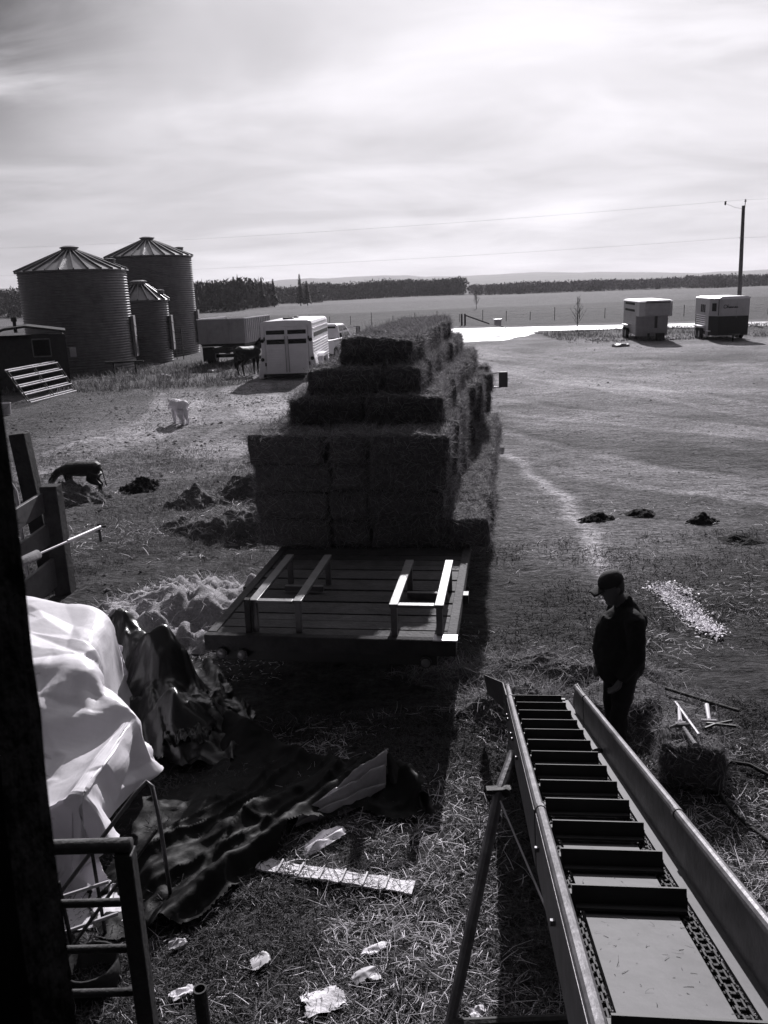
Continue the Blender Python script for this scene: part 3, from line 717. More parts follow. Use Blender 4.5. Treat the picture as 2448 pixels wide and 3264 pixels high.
# ------------------------------------------------------------------ grain bins
def grain_bin(cx, cy, r, h, apex, label, roofribs=26, panel_az=0.35, pitch=0.15, hh0=0.0):
    t = empty('grain_bin', (cx, cy, 0), 0, label, 'grain bin', 'corrugated grain bins')
    prof = []
    n = int(h / pitch)
    for i in range(n * 4 + 1):
        z = h * i / (n * 4); prof.append((r + 0.034 * math.sin(2 * math.pi * i / 4), z))
    body = MB().lathe(prof, (0, 0, 0), 80, cap=False).build('wall', 'tin', t, smooth=True)
    rc = r + 0.16
    rm_ = MB().lathe([(rc, h - 0.03), (rc - 0.02, h + 0.05), (0.46, apex - 0.2), (0.44, apex - 0.14)], (0, 0, 0), roofribs, cap=True)
    for k in range(roofribs):
        a = 6.28319 * k / roofribs
        p0 = Vector((math.cos(a) * rc, math.sin(a) * rc, h + 0.05)); p1 = Vector((math.cos(a) * 0.48, math.sin(a) * 0.48, apex - 0.17))
        rm_.beam(p0, p1, 0.06, 0.16)
    ro = rm_.build('roof', 'tin', t)
    MB().lathe([(0.46, apex - 0.22), (0.46, apex - 0.02), (0.54, apex), (0.54, apex + 0.05), (0.3, apex + 0.12)], (0, 0, 0), 20).build('roof_cap', 'tin', ro, smooth=False)
    # access hatch on the sunny slope
    a = 0.05; rr = r * 0.74; zz_ = h + (apex - h) * (1 - rr / rc) + 0.1
    MB().lathe([(0.3, 0), (0.3, 0.14), (0.34, 0.15), (0.33, 0.2), (0.1, 0.24)], (math.cos(a) * rr, math.sin(a) * rr, zz_ - 0.05), 14).build('roof_hatch', 'tin', ro)
    # plank door panel on the right flank
    c, s = math.cos(panel_az), math.sin(panel_az)
    rot = Matrix.Rotation(panel_az, 3, 'Z'); zb, zt = 0.72, min(3.1, h * 0.75)
    d = MB().box(((r + 0.11) * c, (r + 0.11) * s, (zb + zt) / 2), (0.16, 0.85, zt - zb), rot).build('door_panel', 'palewood', t, bevel=0.01)
    for z in (zb + 0.5, zb + 1.2, zb + 1.8):
        MB().box(((r + 0.20) * c, (r + 0.20) * s, z), (0.03, 0.6, 0.05), rot).build('batten', 'grey', d)
    return t
grain_bin(-17.7, 51.0, 3.03, 5.72, 7.05, 'wide corrugated grain bin nearest on the left, behind the dark shed', 26, 0.14)
grain_bin(-15.35, 56.3, 1.72, 3.92, 5.1, 'small low grain bin between the two tall ones', 18, 0.10)
g3 = grain_bin(-16.35, 63.5, 3.0, 6.92, 8.25, 'tallest grain bin at the back, right of the group', 26, 0.07)
ld = empty('ladder', (-13.6, 54.5, 0), 0, 'short dark ladder standing between the small bin and the tallest bin', 'ladder')
for dx in (-0.05, 0.4): MB().tube([(-13.5 + dx, 57.2, 0), (-13.75 + dx, 58.2, 2.0)], 0.03, 6).build('rail', 'rust', ld, world=True)
for k in range(5):
    t_ = 0.12 + k * 0.19; MB().tube([(-13.55 - 0.25 * t_, 57.2 + t_, 2 * t_), (-13.1 - 0.25 * t_, 57.2 + t_, 2 * t_)], 0.02, 6).build('rung', 'rust', ld, world=True)
tb = empty('trestle', (-13.6, 46, 0), 0, 'low dark trestle bench at the foot of the wide bin', 'trestle')
MB().beam((-14.9, 46.2, 0.75), (-12.9, 46.6, 0.72), 0.14, 0.1).build('top_rail', 'darkwood', tb, world=True)
for x in (-14.5, -13.3): MB().beam((x, 46.35, 0), (x, 46.4, 0.7), 0.09, 0.09).build('leg', 'darkwood', tb, world=True)

# shed with stove pipe in front of the nearest bin
sh = empty('shed', (-16.8, 40, 0), 0, 'low dark shed with a framed window opening in front of the wide bin', 'shed')
pr = [(-19.6, 0), (-14.55, 0), (-14.7, 2.62), (-16.3, 2.9), (-17.3, 2.82), (-18.2, 2.55), (-19.6, 2.3)]
wl = MB()
# front wall built round the opening (x -16.15..-15.4, z 1.65..2.36)
wl.box((-17.9, 39.95, 1.2), (3.4, 0.1, 2.4)).box((-15.0, 39.95, 1.3), (0.72, 0.1, 2.6)).box((-15.78, 39.95, 0.8), (0.84, 0.1, 1.6)).box((-15.78, 39.95, 2.5), (0.84, 0.1, 0.26))
wl.box((-14.66, 41.6, 1.28), (0.1, 3.2, 2.56)).box((-19.55, 41.6, 1.2), (0.1, 3.2, 2.4)).box((-17.1, 43.15, 1.25), (4.8, 0.1, 2.5))
for k in range(20): wl.box((-19.4 + k * 0.25, 39.89, 1.15 + 0.05 * (k % 3)), (0.015, 0.02, 2.2))
wl.build('wall', 'darkwood', sh, world=True)
MB().prism([(-19.8, 2.36), (-18.2, 2.56), (-17.3, 2.84), (-16.3, 2.94), (-14.5, 2.68), (-14.45, 2.76), (-16.3, 3.04), (-17.3, 2.95), (-18.2, 2.68), (-19.8, 2.45)], 39.7, 43.4, 'y').build('roof', 'darkwood', sh, world=True)
wf = MB()
for p0, p1 in (((-16.2, 1.6), (-16.2, 2.4)), ((-15.36, 1.6), (-15.36, 2.4)), ((-16.2, 1.6), (-15.36, 1.6)), ((-16.2, 2.4), (-15.36, 2.4))):
    wf.beam((p0[0], 39.87, p0[1]), (p1[0], 39.87, p1[1]), 0.06, 0.06, (0, 1, 0))
wf.build('window_frame', 'wood', sh, world=True)
MB().tube([(-16.9, 41, 2.7), (-16.9, 41, 3.3)], 0.09, 10).tube([(-16.9, 41, 3.22), (-16.9, 41, 3.42)], 0.15, 10).build('stove_pipe', 'rust', sh, world=True)
MB().box((-14.32, 40.2, 1.72), (0.3, 0.06, 0.42)).build('notice_board', 'grey', sh, world=True)

# the shed stands turned away, its right wall in line with the view
for o_ in list(C.objects):
    if o_.parent == sh:
        for q_ in o_.data.vertices: q_.co.x -= 0.40 * q_.co.y if q_.co.y > -0.2 else 0.0
# leaning pipe gate panels in front of the shed
def gate_panel(dx, dz, label, sagk):
    t = empty('leaning_gate', (-14.1 + dx, 36.3, 0), 0, label, 'gate panel', 'pipe gate panels leaning by the shed')
    b0, b1 = Vector((-14.31 + dx, 34.32, 0.1 + dz)), Vector((-13.83 + dx, 38.35, 0.1 + dz)); u0, u1 = Vector((-15.15 + dx, 34.6, 1.36 + dz)), Vector((-14.72 + dx, 38.9, 1.36 + dz))
    for k in range(5):
        s = k / 4; MB().tube([b0.lerp(u0, s), b1.lerp(u1, s)], 0.028, 8).build('rail', 'brightpipe', t, world=True)
    for s in (0.0, 0.5, 1.0): MB().tube([b0.lerp(b1, s), u0.lerp(u1, s)], 0.02, 6).build('upright', 'rust', t, world=True)
gate_panel(0, 0, 'front pipe gate panel with five pale rails leaning by the shed', 0)
gate_panel(-0.13, 0.06, 'second pipe gate panel leaning just behind the front one', 1)
rf = empty('rail_fence', (-17.2, 36, 0), 0, 'pale weathered board ends of a rail fence at the left edge by the shed', 'fence')
for k in range(5): MB().beam((-19.5, 37.5, 2.3 - k * 0.36), (-16.75 + 0.1 * k - 0.4 * (k < 2), 35.6, 2.3 - k * 0.36), 0.05, 0.16).build('board', 'wood', rf, world=True)
MB().beam((-16.9, 35.75, -0.1), (-16.95, 35.75, 2.4), 0.16, 0.16).build('post', 'darkwood', rf, world=True)
MB().tube([(-16.6, 33.5, 1.72), (-15.85, 33.3, 1.22)], 0.03, 6).build('brace_pipe', 'brightpipe', rf, world=True)
bk = empty('bucket', (-14.15, 31.6, 0), 0, 'white plastic bucket on the ground at the left edge', 'bucket')
MB().lathe([(0.17, 0), (0.21, 0.40), (0.225, 0.40), (0.225, 0.43), (0.2, 0.43), (0.16, 0.06)], (0, 0, 0), 20).build('pail', 'dullwhite', bk, smooth=False)
MB().tube([(0.21 * math.cos(a), -0.12 - 0.1 * math.sin(a), 0.42 - 0.2 * math.sin(a)) for a in np.linspace(0, math.pi, 9)], 0.008, 4).build('handle', 'steel', bk)
def rockpile(x, y, r, label, m='paper'):
    t = MB()
    for k in range(3): t.ellip((random.uniform(-r, r), random.uniform(-r, r) * 0.6, r * 0.25), (r * random.uniform(.5, 1), r * 0.6, r * 0.35), 8, 5)
    o = t.build('stone', m, jit=r * 0.25); o.location = (x, y, 0); tag(o, label, 'stone')
rockpile(-10.9, 43.8, 0.35, 'pale stone lying in the weeds at the foot of the wide bin')
rockpile(-8.9, 46.0, 0.28, 'small pale stone lying in the grass below the small bin', 'dullwhite')
rockpile(15.2, 52.5, 0.4, 'dark stone block on the yard in front of the gooseneck trailer', 'grey')
rockpile(20.0, 57.3, 0.18, 'small white stone on the ground right of the gooseneck trailer')
# ------------------------------------------------------------------ vehicles
def wheel(parent, c, r, wd, rim='grey', axis='x'):
    t = MB().lathe([(r * 0.62, -wd / 2), (r * 0.93, -wd / 2), (r, -wd * 0.3), (r, wd * 0.3), (r * 0.93, wd / 2), (r * 0.62, wd / 2)], c, 28, axis, cap=True).build('wheel', 'rubber', parent)
    MB().lathe([(r * 0.6, -wd * 0.52), (r * 0.5, -wd * 0.56), (r * 0.15, -wd * 0.5), (r * 0.15, wd * 0.5), (r * 0.5, wd * 0.56), (r * 0.6, wd * 0.52)], c, 20, axis).build('rim', rim, t)
    return t

def pickup(name, label, loc, yaw, paint='white', big_mirror=True):
    """rear bumper at y=0, nose toward +y, about 5.7 m long"""
    t = empty(name, loc, yaw, label, 'pickup truck')
    prof = [(0.05, 0.55), (0.0, 0.75), (0.02, 1.18), (2.05, 1.2), (3.9, 1.2), (4.25, 1.17), (5.35, 1.05), (5.62, 0.92), (5.68, 0.55), (5.3, 0.42), (4.95, 0.42), (4.85, 0.72), (4.5, 0.86), (4.1, 0.72), (4.0, 0.42), (1.65, 0.42), (1.55, 0.72), (1.2, 0.86), (0.85, 0.72), (0.75, 0.45)]
    rings = []
    for x, k in ((-0.97, 0.93), (-0.99, 0.98), (-0.90, 1.0), (0.90, 1.0), (0.99, 0.98), (0.97, 0.93)):
        rings.append([(x, 2.85 + (y - 2.85) * (0.985 if abs(x) > .95 else 1), 0.8 + (z - 0.8) * k) for y, z in prof])
    MB().loft(rings).build('body', paint, t, bevel=0.02)
    MB().box((0, 1.0, 1.19), (1.55, 1.75, 0.04)).build('bed_liner', 'black', t)
    cab = [[(s * 0.86, y, 1.19) for s, y in ((-1, 2.0), (1, 2.0), (1, 4.3), (-1, 4.3))], [(s * 0.82, y, 1.50) for s, y in ((-1, 2.08), (1, 2.08), (1, 3.95), (-1, 3.95))],
           [(s * 0.70, y, 1.86) for s, y in ((-1, 2.28), (1, 2.28), (1, 3.45), (-1, 3.45))], [(s * 0.62, y, 1.92) for s, y in ((-1, 2.4), (1, 2.4), (1, 3.3), (-1, 3.3))]]
    MB().loft(cab).build('cab', paint, t, bevel=0.035)
    def pane(pts, off): MB().add([Vector(p) + Vector(off) for p in pts], [(0, 1, 2, 3)]).build('window', 'glass', t)
    for s in (-1, 1):
        pane([(s * .862, 2.98, 1.24), (s * .862, 3.86, 1.24), (s * .735, 3.42, 1.80), (s * .735, 3.0, 1.80)], (s * 0.012, 0, 0))
        pane([(s * .862, 2.22, 1.24), (s * .862, 2.90, 1.24), (s * .735, 2.92, 1.80), (s * .735, 2.42, 1.80)], (s * 0.012, 0, 0))
    pane([(-.74, 2.06, 1.28), (.74, 2.06, 1.28), (.62, 2.24, 1.80), (-.62, 2.24, 1.80)], (0, -0.015, 0))
    pane([(-.76, 4.16, 1.27), (.76, 4.16, 1.27), (.64, 3.5, 1.82), (-.64, 3.5, 1.82)], (0, 0.02, 0.012))
    for s in (-1, 1):
        m = MB().box((s * 1.40, 3.75, 1.52), (0.24, 0.09, 0.42)).build('mirror', 'black', t, bevel=0.025)
        MB().box((s * 1.40, 3.70, 1.52), (0.19, 0.012, 0.36)).build('mirror_glass', 'glass', m)
        MB().tube([(s * 0.82, 3.78, 1.66), (s * 1.33, 3.78, 1.71)], 0.022, 6).build('mirror_arm', 'brightpipe', m)
        MB().tube([(s * 0.86, 3.78, 1.34), (s * 1.33, 3.78, 1.30)], 0.018, 6).build('mirror_arm', 'brightpipe', m)
        for y in (1.2, 4.5): wheel(t, (s * 0.86, y, 0.39), 0.39, 0.26)
        MB().box((s * 0.86, 0.0, 0.98), (0.16, 0.05, 0.36)).build('tail_light', 'lens', t, bevel=0.01)
        MB().box((s * 0.78, 5.66, 0.86), (0.3, 0.06, 0.2)).build('headlight', 'lens', t, bevel=0.02)
    MB().box((0, -0.08, 0.58), (1.8, 0.16, 0.2)).build('bumper', 'steel', t, bevel=0.02)
    MB().box((0, 5.70, 0.56), (1.86, 0.14, 0.22)).build('bumper', 'steel', t, bevel=0.02)
    MB().box((0, 5.69, 0.86), (1.15, 0.04, 0.24)).build('grille', 'black', t)
    return t

# --- white stock trailer seen from behind
st = empty('stock_trailer', (-4.32, 40.6, 0), R(-3.2), 'white stock trailer seen from behind with two slotted rear doors', 'livestock trailer')
W2, H0, H1, LN = 1.24, 0.30, 2.72, 6.6
sec = [(-W2, H0), (-W2, H1 - 0.16), (-W2 + 0.05, H1 - 0.05), (-W2 + 0.16, H1), (W2 - 0.16, H1), (W2 - 0.05, H1 - 0.05), (W2, H1 - 0.16), (W2, H0)]
MB().loft([[(x, y, z) for x, z in sec] for y in (0.0, LN)]).build('body', 'white', st)
MB().loft([[(x * k, y, z + dz) for x, z in [(-W2 - .02, H1 - 0.12), (-W2 + 0.04, H1 + 0.0), (-W2 + 0.2, H1 + .035), (0, H1 + 0.07), (W2 - 0.2, H1 + 0.035), (W2 - 0.04, H1), (W2 + .02, H1 - 0.12)]] for y, k, dz in ((-0.04, 1, 0), (LN - .5, 1, 0), (LN + 0.1, 0.9, -0.06))]).build('roof', 'white', st)
for y in (1.9, 3.6): MB().box((-0.15, y, H1 + 0.10), (0.5, 0.42, 0.10)).build('roof_vent', 'black', st, bevel=0.02)
fr = MB()
for x in (-1.13, 1.13): fr.box((x, -0.03, 1.45), (0.16, 0.06, 2.3))
fr.box((0, -0.03, 2.56), (2.1, 0.06, 0.13)).box((0, -0.04, 0.36), (2.42, 0.1, 0.14))
fr.build('rear_frame', 'white', st, bevel=0.012)
for s in (-1, 1):
    d = MB().box((s * 0.515, -0.05, 1.46), (1.02, 0.05, 2.06))
    for z in np.arange(0.6, 1.75, 0.115): d.box((s * 0.515, -0.078, z), (0.98, 0.012, 0.03))
    d = d.build('door', 'white', st, bevel=0.006)
    for z, hgt in ((2.24, 0.19), (1.80, 0.22)):
        sl = MB()
        sl.box((s * 0.515, -0.082, z), (0.88, 0.016, hgt)).build('window_slot', 'slot', d)
    MB().box((s * 0.07, -0.10, 1.2), (0.03, 0.03, 1.7)).build('latch_bar', 'grey', d)
    for z in (0.75, 1.95): MB().box((s * 1.06, -0.085, z), (0.06, 0.05, 0.16)).build('hinge', 'black', d)
    for z, dx in ((1.86, 1.155), (0.98, 1.2)): MB().lathe([(0.085, 0), (0.085, 0.05), (0.06, 0.075)], (s * dx, -0.13, z), 14, 'y').build('tail_light', 'slot', st)
    MB().add([(s * (W2 + dx), y, z) for y, z, dx in ((-0.03, 1.3, 0.005), (-0.03, 0.08, 0.24), (0.9, 0.08, 0.24), (0.9, 1.3, 0.005))] + [(s * (W2 - .02), y, z) for y, z in ((-0.03, 1.3), (-0.03, 0.08), (0.9, 0.08), (0.9, 1.3))],
             [(0, 1, 2, 3), (0, 4, 5, 1), (3, 2, 6, 7), (1, 5, 6, 2)]).build('corner_flare', 'white', st)
    MB().prism([(1.6, 0.55), (1.75, 0.95), (2.0, 1.05), (3.5, 1.05), (3.75, 0.95), (3.9, 0.55), (3.8, 0.55), (3.6, 0.9), (1.9, 0.9), (1.7, 0.55)], s * W2, s * (W2 + 0.27)).build('fender', 'white', st)
    for y in (2.2, 3.25): wheel(st, (s * 1.36, y, 0.36), 0.36, 0.2)
    for k in range(16): MB().box((s * (W2 + 0.006), 0.7 + k * 0.37, 2.05), (0.02, 0.26, 0.2)).build('side_slot', 'slot', st)
    rb = MB()
    for k in range(10): rb.box((s * (W2 + 0.012), LN / 2, 0.5 + k * 0.135), (0.03, LN - 0.2, 0.035))
    rb.box((s * (W2 + 0.012), LN / 2, 2.36), (0.03, LN - 0.1, 0.05))
    rb.build('side_ribs', 'white', st)
MB().box((0, 0.0, 0.24), (2.1, 0.2, 0.1)).build('bumper', 'black', st)
MB().beam((-0.8, LN, 0.45), (0, LN + 1.3, 0.5), 0.1, 0.1).beam((0.8, LN, 0.45), (0, LN + 1.3, 0.5), 0.1, 0.1).build('hitch', 'black', st)
pickup('pickup_truck', 'white pickup truck hitched in front of the white stock trailer', (-3.85, 48.7, 0.0), R(-18)).scale = (1.1, 1.08, 1.12)

# --- gooseneck stock trailer, nose toward the camera
gt = empty('gooseneck_trailer', (18.5, 57.2, 0), R(180 - 8), 'grey gooseneck stock trailer with an overhanging nose, parked left of the two-tone trailer', 'livestock trailer', 'trailers parked at the right by the road')
# local: front wall at y=0, nose toward +y, body toward -y ; local +x is the camera's left
for_nose = 2.0; w = 1.05
MB().box((0, -2.9, 1.50), (2 * w, 5.8, 2.2)).build('body', 'grey', gt, bevel=0.05)
ns = [(-w, 1.62), (-w, 2.56), (w, 2.56), (w, 1.62)]
MB().loft([[(x, -0.02, z) for x, z in ns], [(x, 1.25, z) for x, z in ns], [(x * 0.72, for_nose, 1.70 if z < 2 else 2.52) for x, z in ns]]).build('nose', 'grey', gt, bevel=0.06)
MB().loft([[(x * k, y, z) for x, z in [(-w - .03, 2.58), (-w + 0.1, 2.67), (w - 0.1, 2.67), (w + .03, 2.58)]] for y, k in ((-5.85, 1), (1.25, 1), (for_nose + 0.03, 0.74))]).build('roof', 'white', gt)
for s in (1, -1):
    for z in (2.42, 1.98):
        for k in range(12): MB().box((s * (w + 0.004), -0.75 - k * 0.36, z), (0.02, 0.28, 0.15)).build('side_slot', 'slot', gt)
    sl = MB()
    for z in np.arange(0.55, 1.85, 0.16): sl.box((s * (w + 0.012), -2.9, z), (0.03, 5.5, 0.05))
    sl.build('side_ribs', 'grey', gt)
    MB().box((s * (w + 0.15), -3.3, 0.95), (0.32, 2.2, 0.06)).build('fender', 'grey', gt)
    for y in (-2.75, -3.85): wheel(gt, (s * (w + 0.16), y, 0.38), 0.38, 0.22)
    MB().box((s * (w + 0.02), -0.3, 0.42), (0.06, 0.6, 0.08)).build('step', 'dullwhite', gt)
MB().box((0, 0.03, 0.38), (2.0, 0.06, 0.16)).build('front_sill', 'grey', gt)
MB().beam((0, 1.5, 1.68), (0, 1.5, 0.9), 0.16, 0.16).beam((0.25, 0.4, 0.05), (0.25, 0.4, 0.5), 0.14, 0.14).build('coupler', 'black', gt)
MB().box((-0.5, 0.4, 0.25), (0.5, 0.5, 0.5)).build('jack_block', 'darkwood', gt)

# --- two-tone horse trailer with an angled nose
ht = empty('horse_trailer', (22.45, 54.0, 0), R(180 - 9), 'two-tone horse trailer with a dark lower front, beside the power pole', 'horse trailer', 'trailers parked at the right by the road')
def hsec(z0, z1, k=1.0): return [(-1.1, -5.2), (1.1, -5.2), (1.12, -0.9), (0.72, 0.0), (-1.12, 0.0)]
up_ = [(x, y) for x, y in hsec(0, 1)]
MB().prism(up_, 1.55, 2.6, 'z').build('upper_body', 'dullwhite', ht, bevel=0.03)
MB().prism([(x * 0.985, y * 0.985 - .01) for x, y in up_], 0.35, 1.55, 'z').build('lower_body', 'black', ht)
MB().loft([[(x * 1.03, y * 1.01 + 0.02, 2.6) for x, y in up_], [(x * 1.02, y * 1.01 + 0.02, 2.68) for x, y in up_], [(x * 0.8, y * 0.95, 2.76) for x, y in up_]]).build('roof', 'white', ht)
MB().box((1.12, -0.55, 1.0), (0.03, 0.0, 0.0)).add([], []).build('trim_seam', 'grey', ht) if False else None
MB().box((1.105, -1.35, 1.0), (0.04, 0.75, 1.5)).build('corner_panel', 'dullwhite', ht)
cl = MB()
for k in range(8): cl.box((1.115, -3.2, 0.62 + k * 0.13), (0.04, 2.9, 0.075))
cl.build('side_slats', 'white', ht)
for k in range(3): MB().box((1.115, -2.2 - k * 0.5, 2.0), (0.03, 0.3, 0.5)).build('side_slot', 'slot', ht)
v0, v1 = Vector((1.12, -0.9, 0)), Vector((0.72, 0.0, 0)); nn = Vector((0.9, 0.4, 0)).normalized() * 0.012
a, b2 = v0.lerp(v1, 0.3), v0.lerp(v1, 0.75)
MB().add([a + nn + Vector((0, 0, 1.86)), b2 + nn + Vector((0, 0, 1.86)), b2 + nn + Vector((0, 0, 2.36)), a + nn + Vector((0, 0, 2.36))], [(0, 1, 2, 3)]).build('window', 'slot', ht)
MB().tube([v1 + Vector((0.03, 0.02, 1.6)), v1 + Vector((0.03, 0.02, 2.58))], 0.03, 6).build('corner_trim', 'steel', ht)
MB().box((-0.35, 0.006, 1.95), (0.02, 0.016, 1.0)).box((-1.0, 0.008, 2.0), (0.0, 0.0, 0.0)).build('panel_seam', 'grey', ht)
for s in (1, -1):
    MB().box((s * 1.27, -2.9, 0.86), (0.34, 2.0, 0.06)).build('fender', 'white', ht)
    for y in (-2.35, -3.4): wheel(ht, (s * 1.27, y, 0.36), 0.36, 0.22)
MB().box((1.1, -0.95, 0.62), (0.1, 0.9, 0.06)).build('step', 'white', ht)
MB().beam((-0.6, 0, 0.4), (0, 1.1, 0.45), 0.1, 0.1).beam((0.6, 0, 0.4), (0, 1.1, 0.45), 0.1, 0.1).box((0, 0.9, 0.25), (0.1, 0.1, 0.5)).build('hitch', 'black', ht)
# flowing script along the upper front, written as one pen stroke (letters C h a r m a c)
st_ = [(0.18, .30), (0.12, .37), (0.04, .36), (-.02, .26), (-.02, .12), (.05, .03), (.13, .05), (.19, .12), (.26, .30), (.29, .42), (.27, .30), (.26, .04), (.29, .16), (.34, .2), (.36, .06), (.40, .05),
       (.46, .17), (.42, .18), (.41, .07), (.46, .07), (.48, .17), (.48, .06), (.52, .06), (.55, .19), (.59, .18), (.59, .06), (.62, .06), (.64, .17), (.64, .06), (.67, .18), (.70, .06), (.72, .17), (.75, .06), (.79, .06),
       (.85, .17), (.81, .18), (.80, .07), (.85, .07), (.87, .17), (.87, .06), (.91, .06), (.98, .17), (.94, .18), (.93, .08), (.97, .05), (1.04, .12)]
# seen from in front of the trailer the writing runs from local +x to -x
MB().tube([(0.42 - q[0] * 0.82, 0.015, 2.02 + q[1] * 0.62) for q in st_], 0.017, 5).build('script_lettering', 'black', ht)

# --- old stock box truck, rear end toward the camera, half hidden by the trailer
bt = empty('stock_truck', (-9.2, 50.6, 0), R(-9), 'old stock box truck with a pale flat tailgate and ribbed side, behind the dark horse', 'truck')
tg = MB().box((0, 0, 1.98), (2.9, 0.1, 1.42))
tg.box((-0.85, -0.07, 1.98), (0.06, 0.04, 1.4)).box((0.5, -0.07, 1.98), (0.06, 0.04, 1.4)).box((0, -0.07, 1.33), (2.9, 0.06, 0.1))
tg.build('tailgate', 'grey', bt, bevel=0.012)
MB().box((0, -0.02, 2.71), (2.96, 0.16, 0.06)).box((1.45, 2.6, 2.71), (0.12, 5.2, 0.06)).box((-1.45, 2.6, 2.71), (0.12, 5.2, 0.06)).build('top_rail', 'white', bt)
for s in (-1, 1):
    sd_ = MB().box((s * 1.40, 2.6, 1.98), (0.06, 5.1, 1.4))
    for k in range(14): sd_.box((s * 1.47, 0.2 + k * 0.38, 1.98), (0.10, 0.10, 1.42))
    sd_.build('side_wall', 'dullwhite', bt)
    for k in range(13): MB().box((s * 1.435, 0.39 + k * 0.38, 2.0), (0.012, 0.24, 0.26)).build('side_slot', 'slot', bt)
    for y in (1.0,): wheel(bt, (s * 1.05, y, 0.50), 0.50, 0.5)
    wheel(bt, (s * 1.0, 5.6, 0.48), 0.48, 0.28)
    MB().box((s * 1.0, 0.25, 0.66), (0.75, 0.03, 0.86)).build('mud_flap', 'rubber', bt)
    MB().box((s * 0.55, -0.02, 0.98), (0.16, 0.04, 0.1)).build('tail_light', 'lens', bt)
MB().box((0, 2.6, 1.2), (2.7, 5.1, 0.16)).build('floor', 'black', bt)
MB().box((0, 2.4, 0.9), (0.9, 5.6, 0.3)).box((0, 1.0, 0.5), (2.2, 0.2, 0.2)).build('chassis', 'black', bt)
MB().box((0.3, -0.05, 0.72), (0.3, 0.02, 0.16)).build('number_plate', 'dullwhite', bt)
MB().loft([[(-1.05, y, z) for y, z in ((5.3, .6), (5.3, 2.25), (6.5, 2.3), (6.9, 1.5), (7.8, 1.35), (7.9, .6))], [(1.05, y, z) for y, z in ((5.3, .6), (5.3, 2.25), (6.5, 2.3), (6.9, 1.5), (7.8, 1.35), (7.9, .6))]]).build('cab', 'dullwhite', bt, bevel=0.06)
# ------------------------------------------------------------------ hay wagon, load and the truck that pulls it
WA = -R(9.0)
WM = Matrix.Translation((-0.5, 7.33, 0)) @ Matrix.Rotation(WA, 4, 'Z')
def wl_(a, b, z): return WM @ Vector((a, b, z))
hw = empty('hay_wagon', (-0.5, 7.33, 0), WA, 'flat plank-deck hay wagon under the load with two open frames at its bare rear end', 'wagon')
A0, A1, DL, DZ = -1.20, 1.06, 12.0, 0.85
dk = MB(); b_ = 0.0; k = 0
while b_ < DL:
    wd = 0.175 + 0.03 * math.sin(k * 1.7); dz = 0.006 * math.sin(k * 2.9)
    sp_ = 0.35 * math.sin(k * 4.1) if k % 3 == 0 else None
    dk.box(((A0 + A1) / 2, b_ + wd / 2, DZ - 0.022 + dz), (A1 - A0 - 0.02, wd - 0.016, 0.044)); b_ += wd; k += 1
dk.build('deck', 'plank', hw, bevel=0.004, jit=0.004)
rl = MB()
for a in (A0 - 0.03, A1 + 0.03): rl.box((a, DL / 2, DZ - 0.05), (0.09, DL, 0.14))
rl.build('side_rail', 'plank', hw, bevel=0.008)
MB().box(((A0 + A1) / 2, -0.05, DZ - 0.06), (A1 - A0 + 0.16, 0.09, 0.16)).build('rear_beam', 'darkwood', hw, bevel=0.012)
MB().box(((A0 + A1) / 2, -0.03, DZ - 0.18), (A1 - A0 - 0.2, 0.06, 0.14)).build('bumper', 'black', hw, bevel=0.01)
MB().box((A1 - 0.02, -0.05, DZ + 0.028), (0.22, 0.13, 0.012)).build('corner_plate', 'brightpipe', hw)
for a, z in ((-1.10, .70), (-.90, .69), (0.86, .66)):
    l = MB().lathe([(0.055, 0), (0.055, 0.03)], (a, -0.135, z), 16, 'y').build('light_housing', 'black', hw)
    MB().ellip((a, -0.135, z), (0.045, 0.022, 0.045), 12, 8).build('lens', 'lens', l, smooth=True)
ch = MB()
for a in (-0.55, 0.40): ch.box((a, DL / 2, DZ - 0.14), (0.12, DL - 0.3, 0.18))
for b2_ in np.arange(0.6, DL, 1.2): ch.box(((A0 + A1) / 2, b2_, DZ - 0.10), (A1 - A0 - .1, 0.08, 0.1))
ch.build('chassis', 'black', hw)
for s, a in ((-1, -1.0), (1, 0.84)):
    for b2_ in (5.6, 6.5): wheel(hw, (a, b2_, 0.33), 0.33, 0.2)
for a in (A1 + 0.10, ):
    for b2_ in (1.2, 3.4): MB().box((a, b2_, DZ - 0.05), (0.06, 0.12, 0.1)).build('stake_pocket', 'black', hw)
MB().box((A0 - 0.10, 1.35, DZ - 0.05), (0.06, 0.12, 0.1)).build('stake_pocket', 'black', hw)
# two open U frames standing on the rear deck
def rack(a0, a1, b0, b1, zt, m):
    t = MB()
    for a in (a0, a1):
        t.box((a, (b0 + b1) / 2, zt), (0.085, b1 - b0, 0.035))
        t.box((a, b0 + 0.03, (zt + DZ) / 2), (0.06, 0.05, zt - DZ - 0.02)); t.box((a, b1 - 0.05, (zt + DZ) / 2), (0.06, 0.05, zt - DZ - 0.02))
    t.box(((a0 + a1) / 2, b0 + 0.02, zt + 0.003), (a1 - a0 - 0.086, 0.075, 0.03))
    t.box(((a0 + a1) / 2, b1 - 0.3, DZ + 0.05), (a1 - a0, 0.06, 0.06))
    return t.build('rack', m, hw, bevel=0.005)
r1 = rack(-0.80, -0.37, 0.03, 1.45, 1.17, 'rackwood'); r2 = rack(0.56, 0.985, -0.02, 1.3, 1.17, 'rackwood')
tag(r1, 'left open U frame of flat boards on the rear deck'); tag(r2, 'right open U frame of flat boards, one arm in the sun')
MB().beam((-0.86, 0.02, DZ), (-0.84, -0.02, 1.22), 0.05, 0.05).build('stake', 'darkwood', r1)

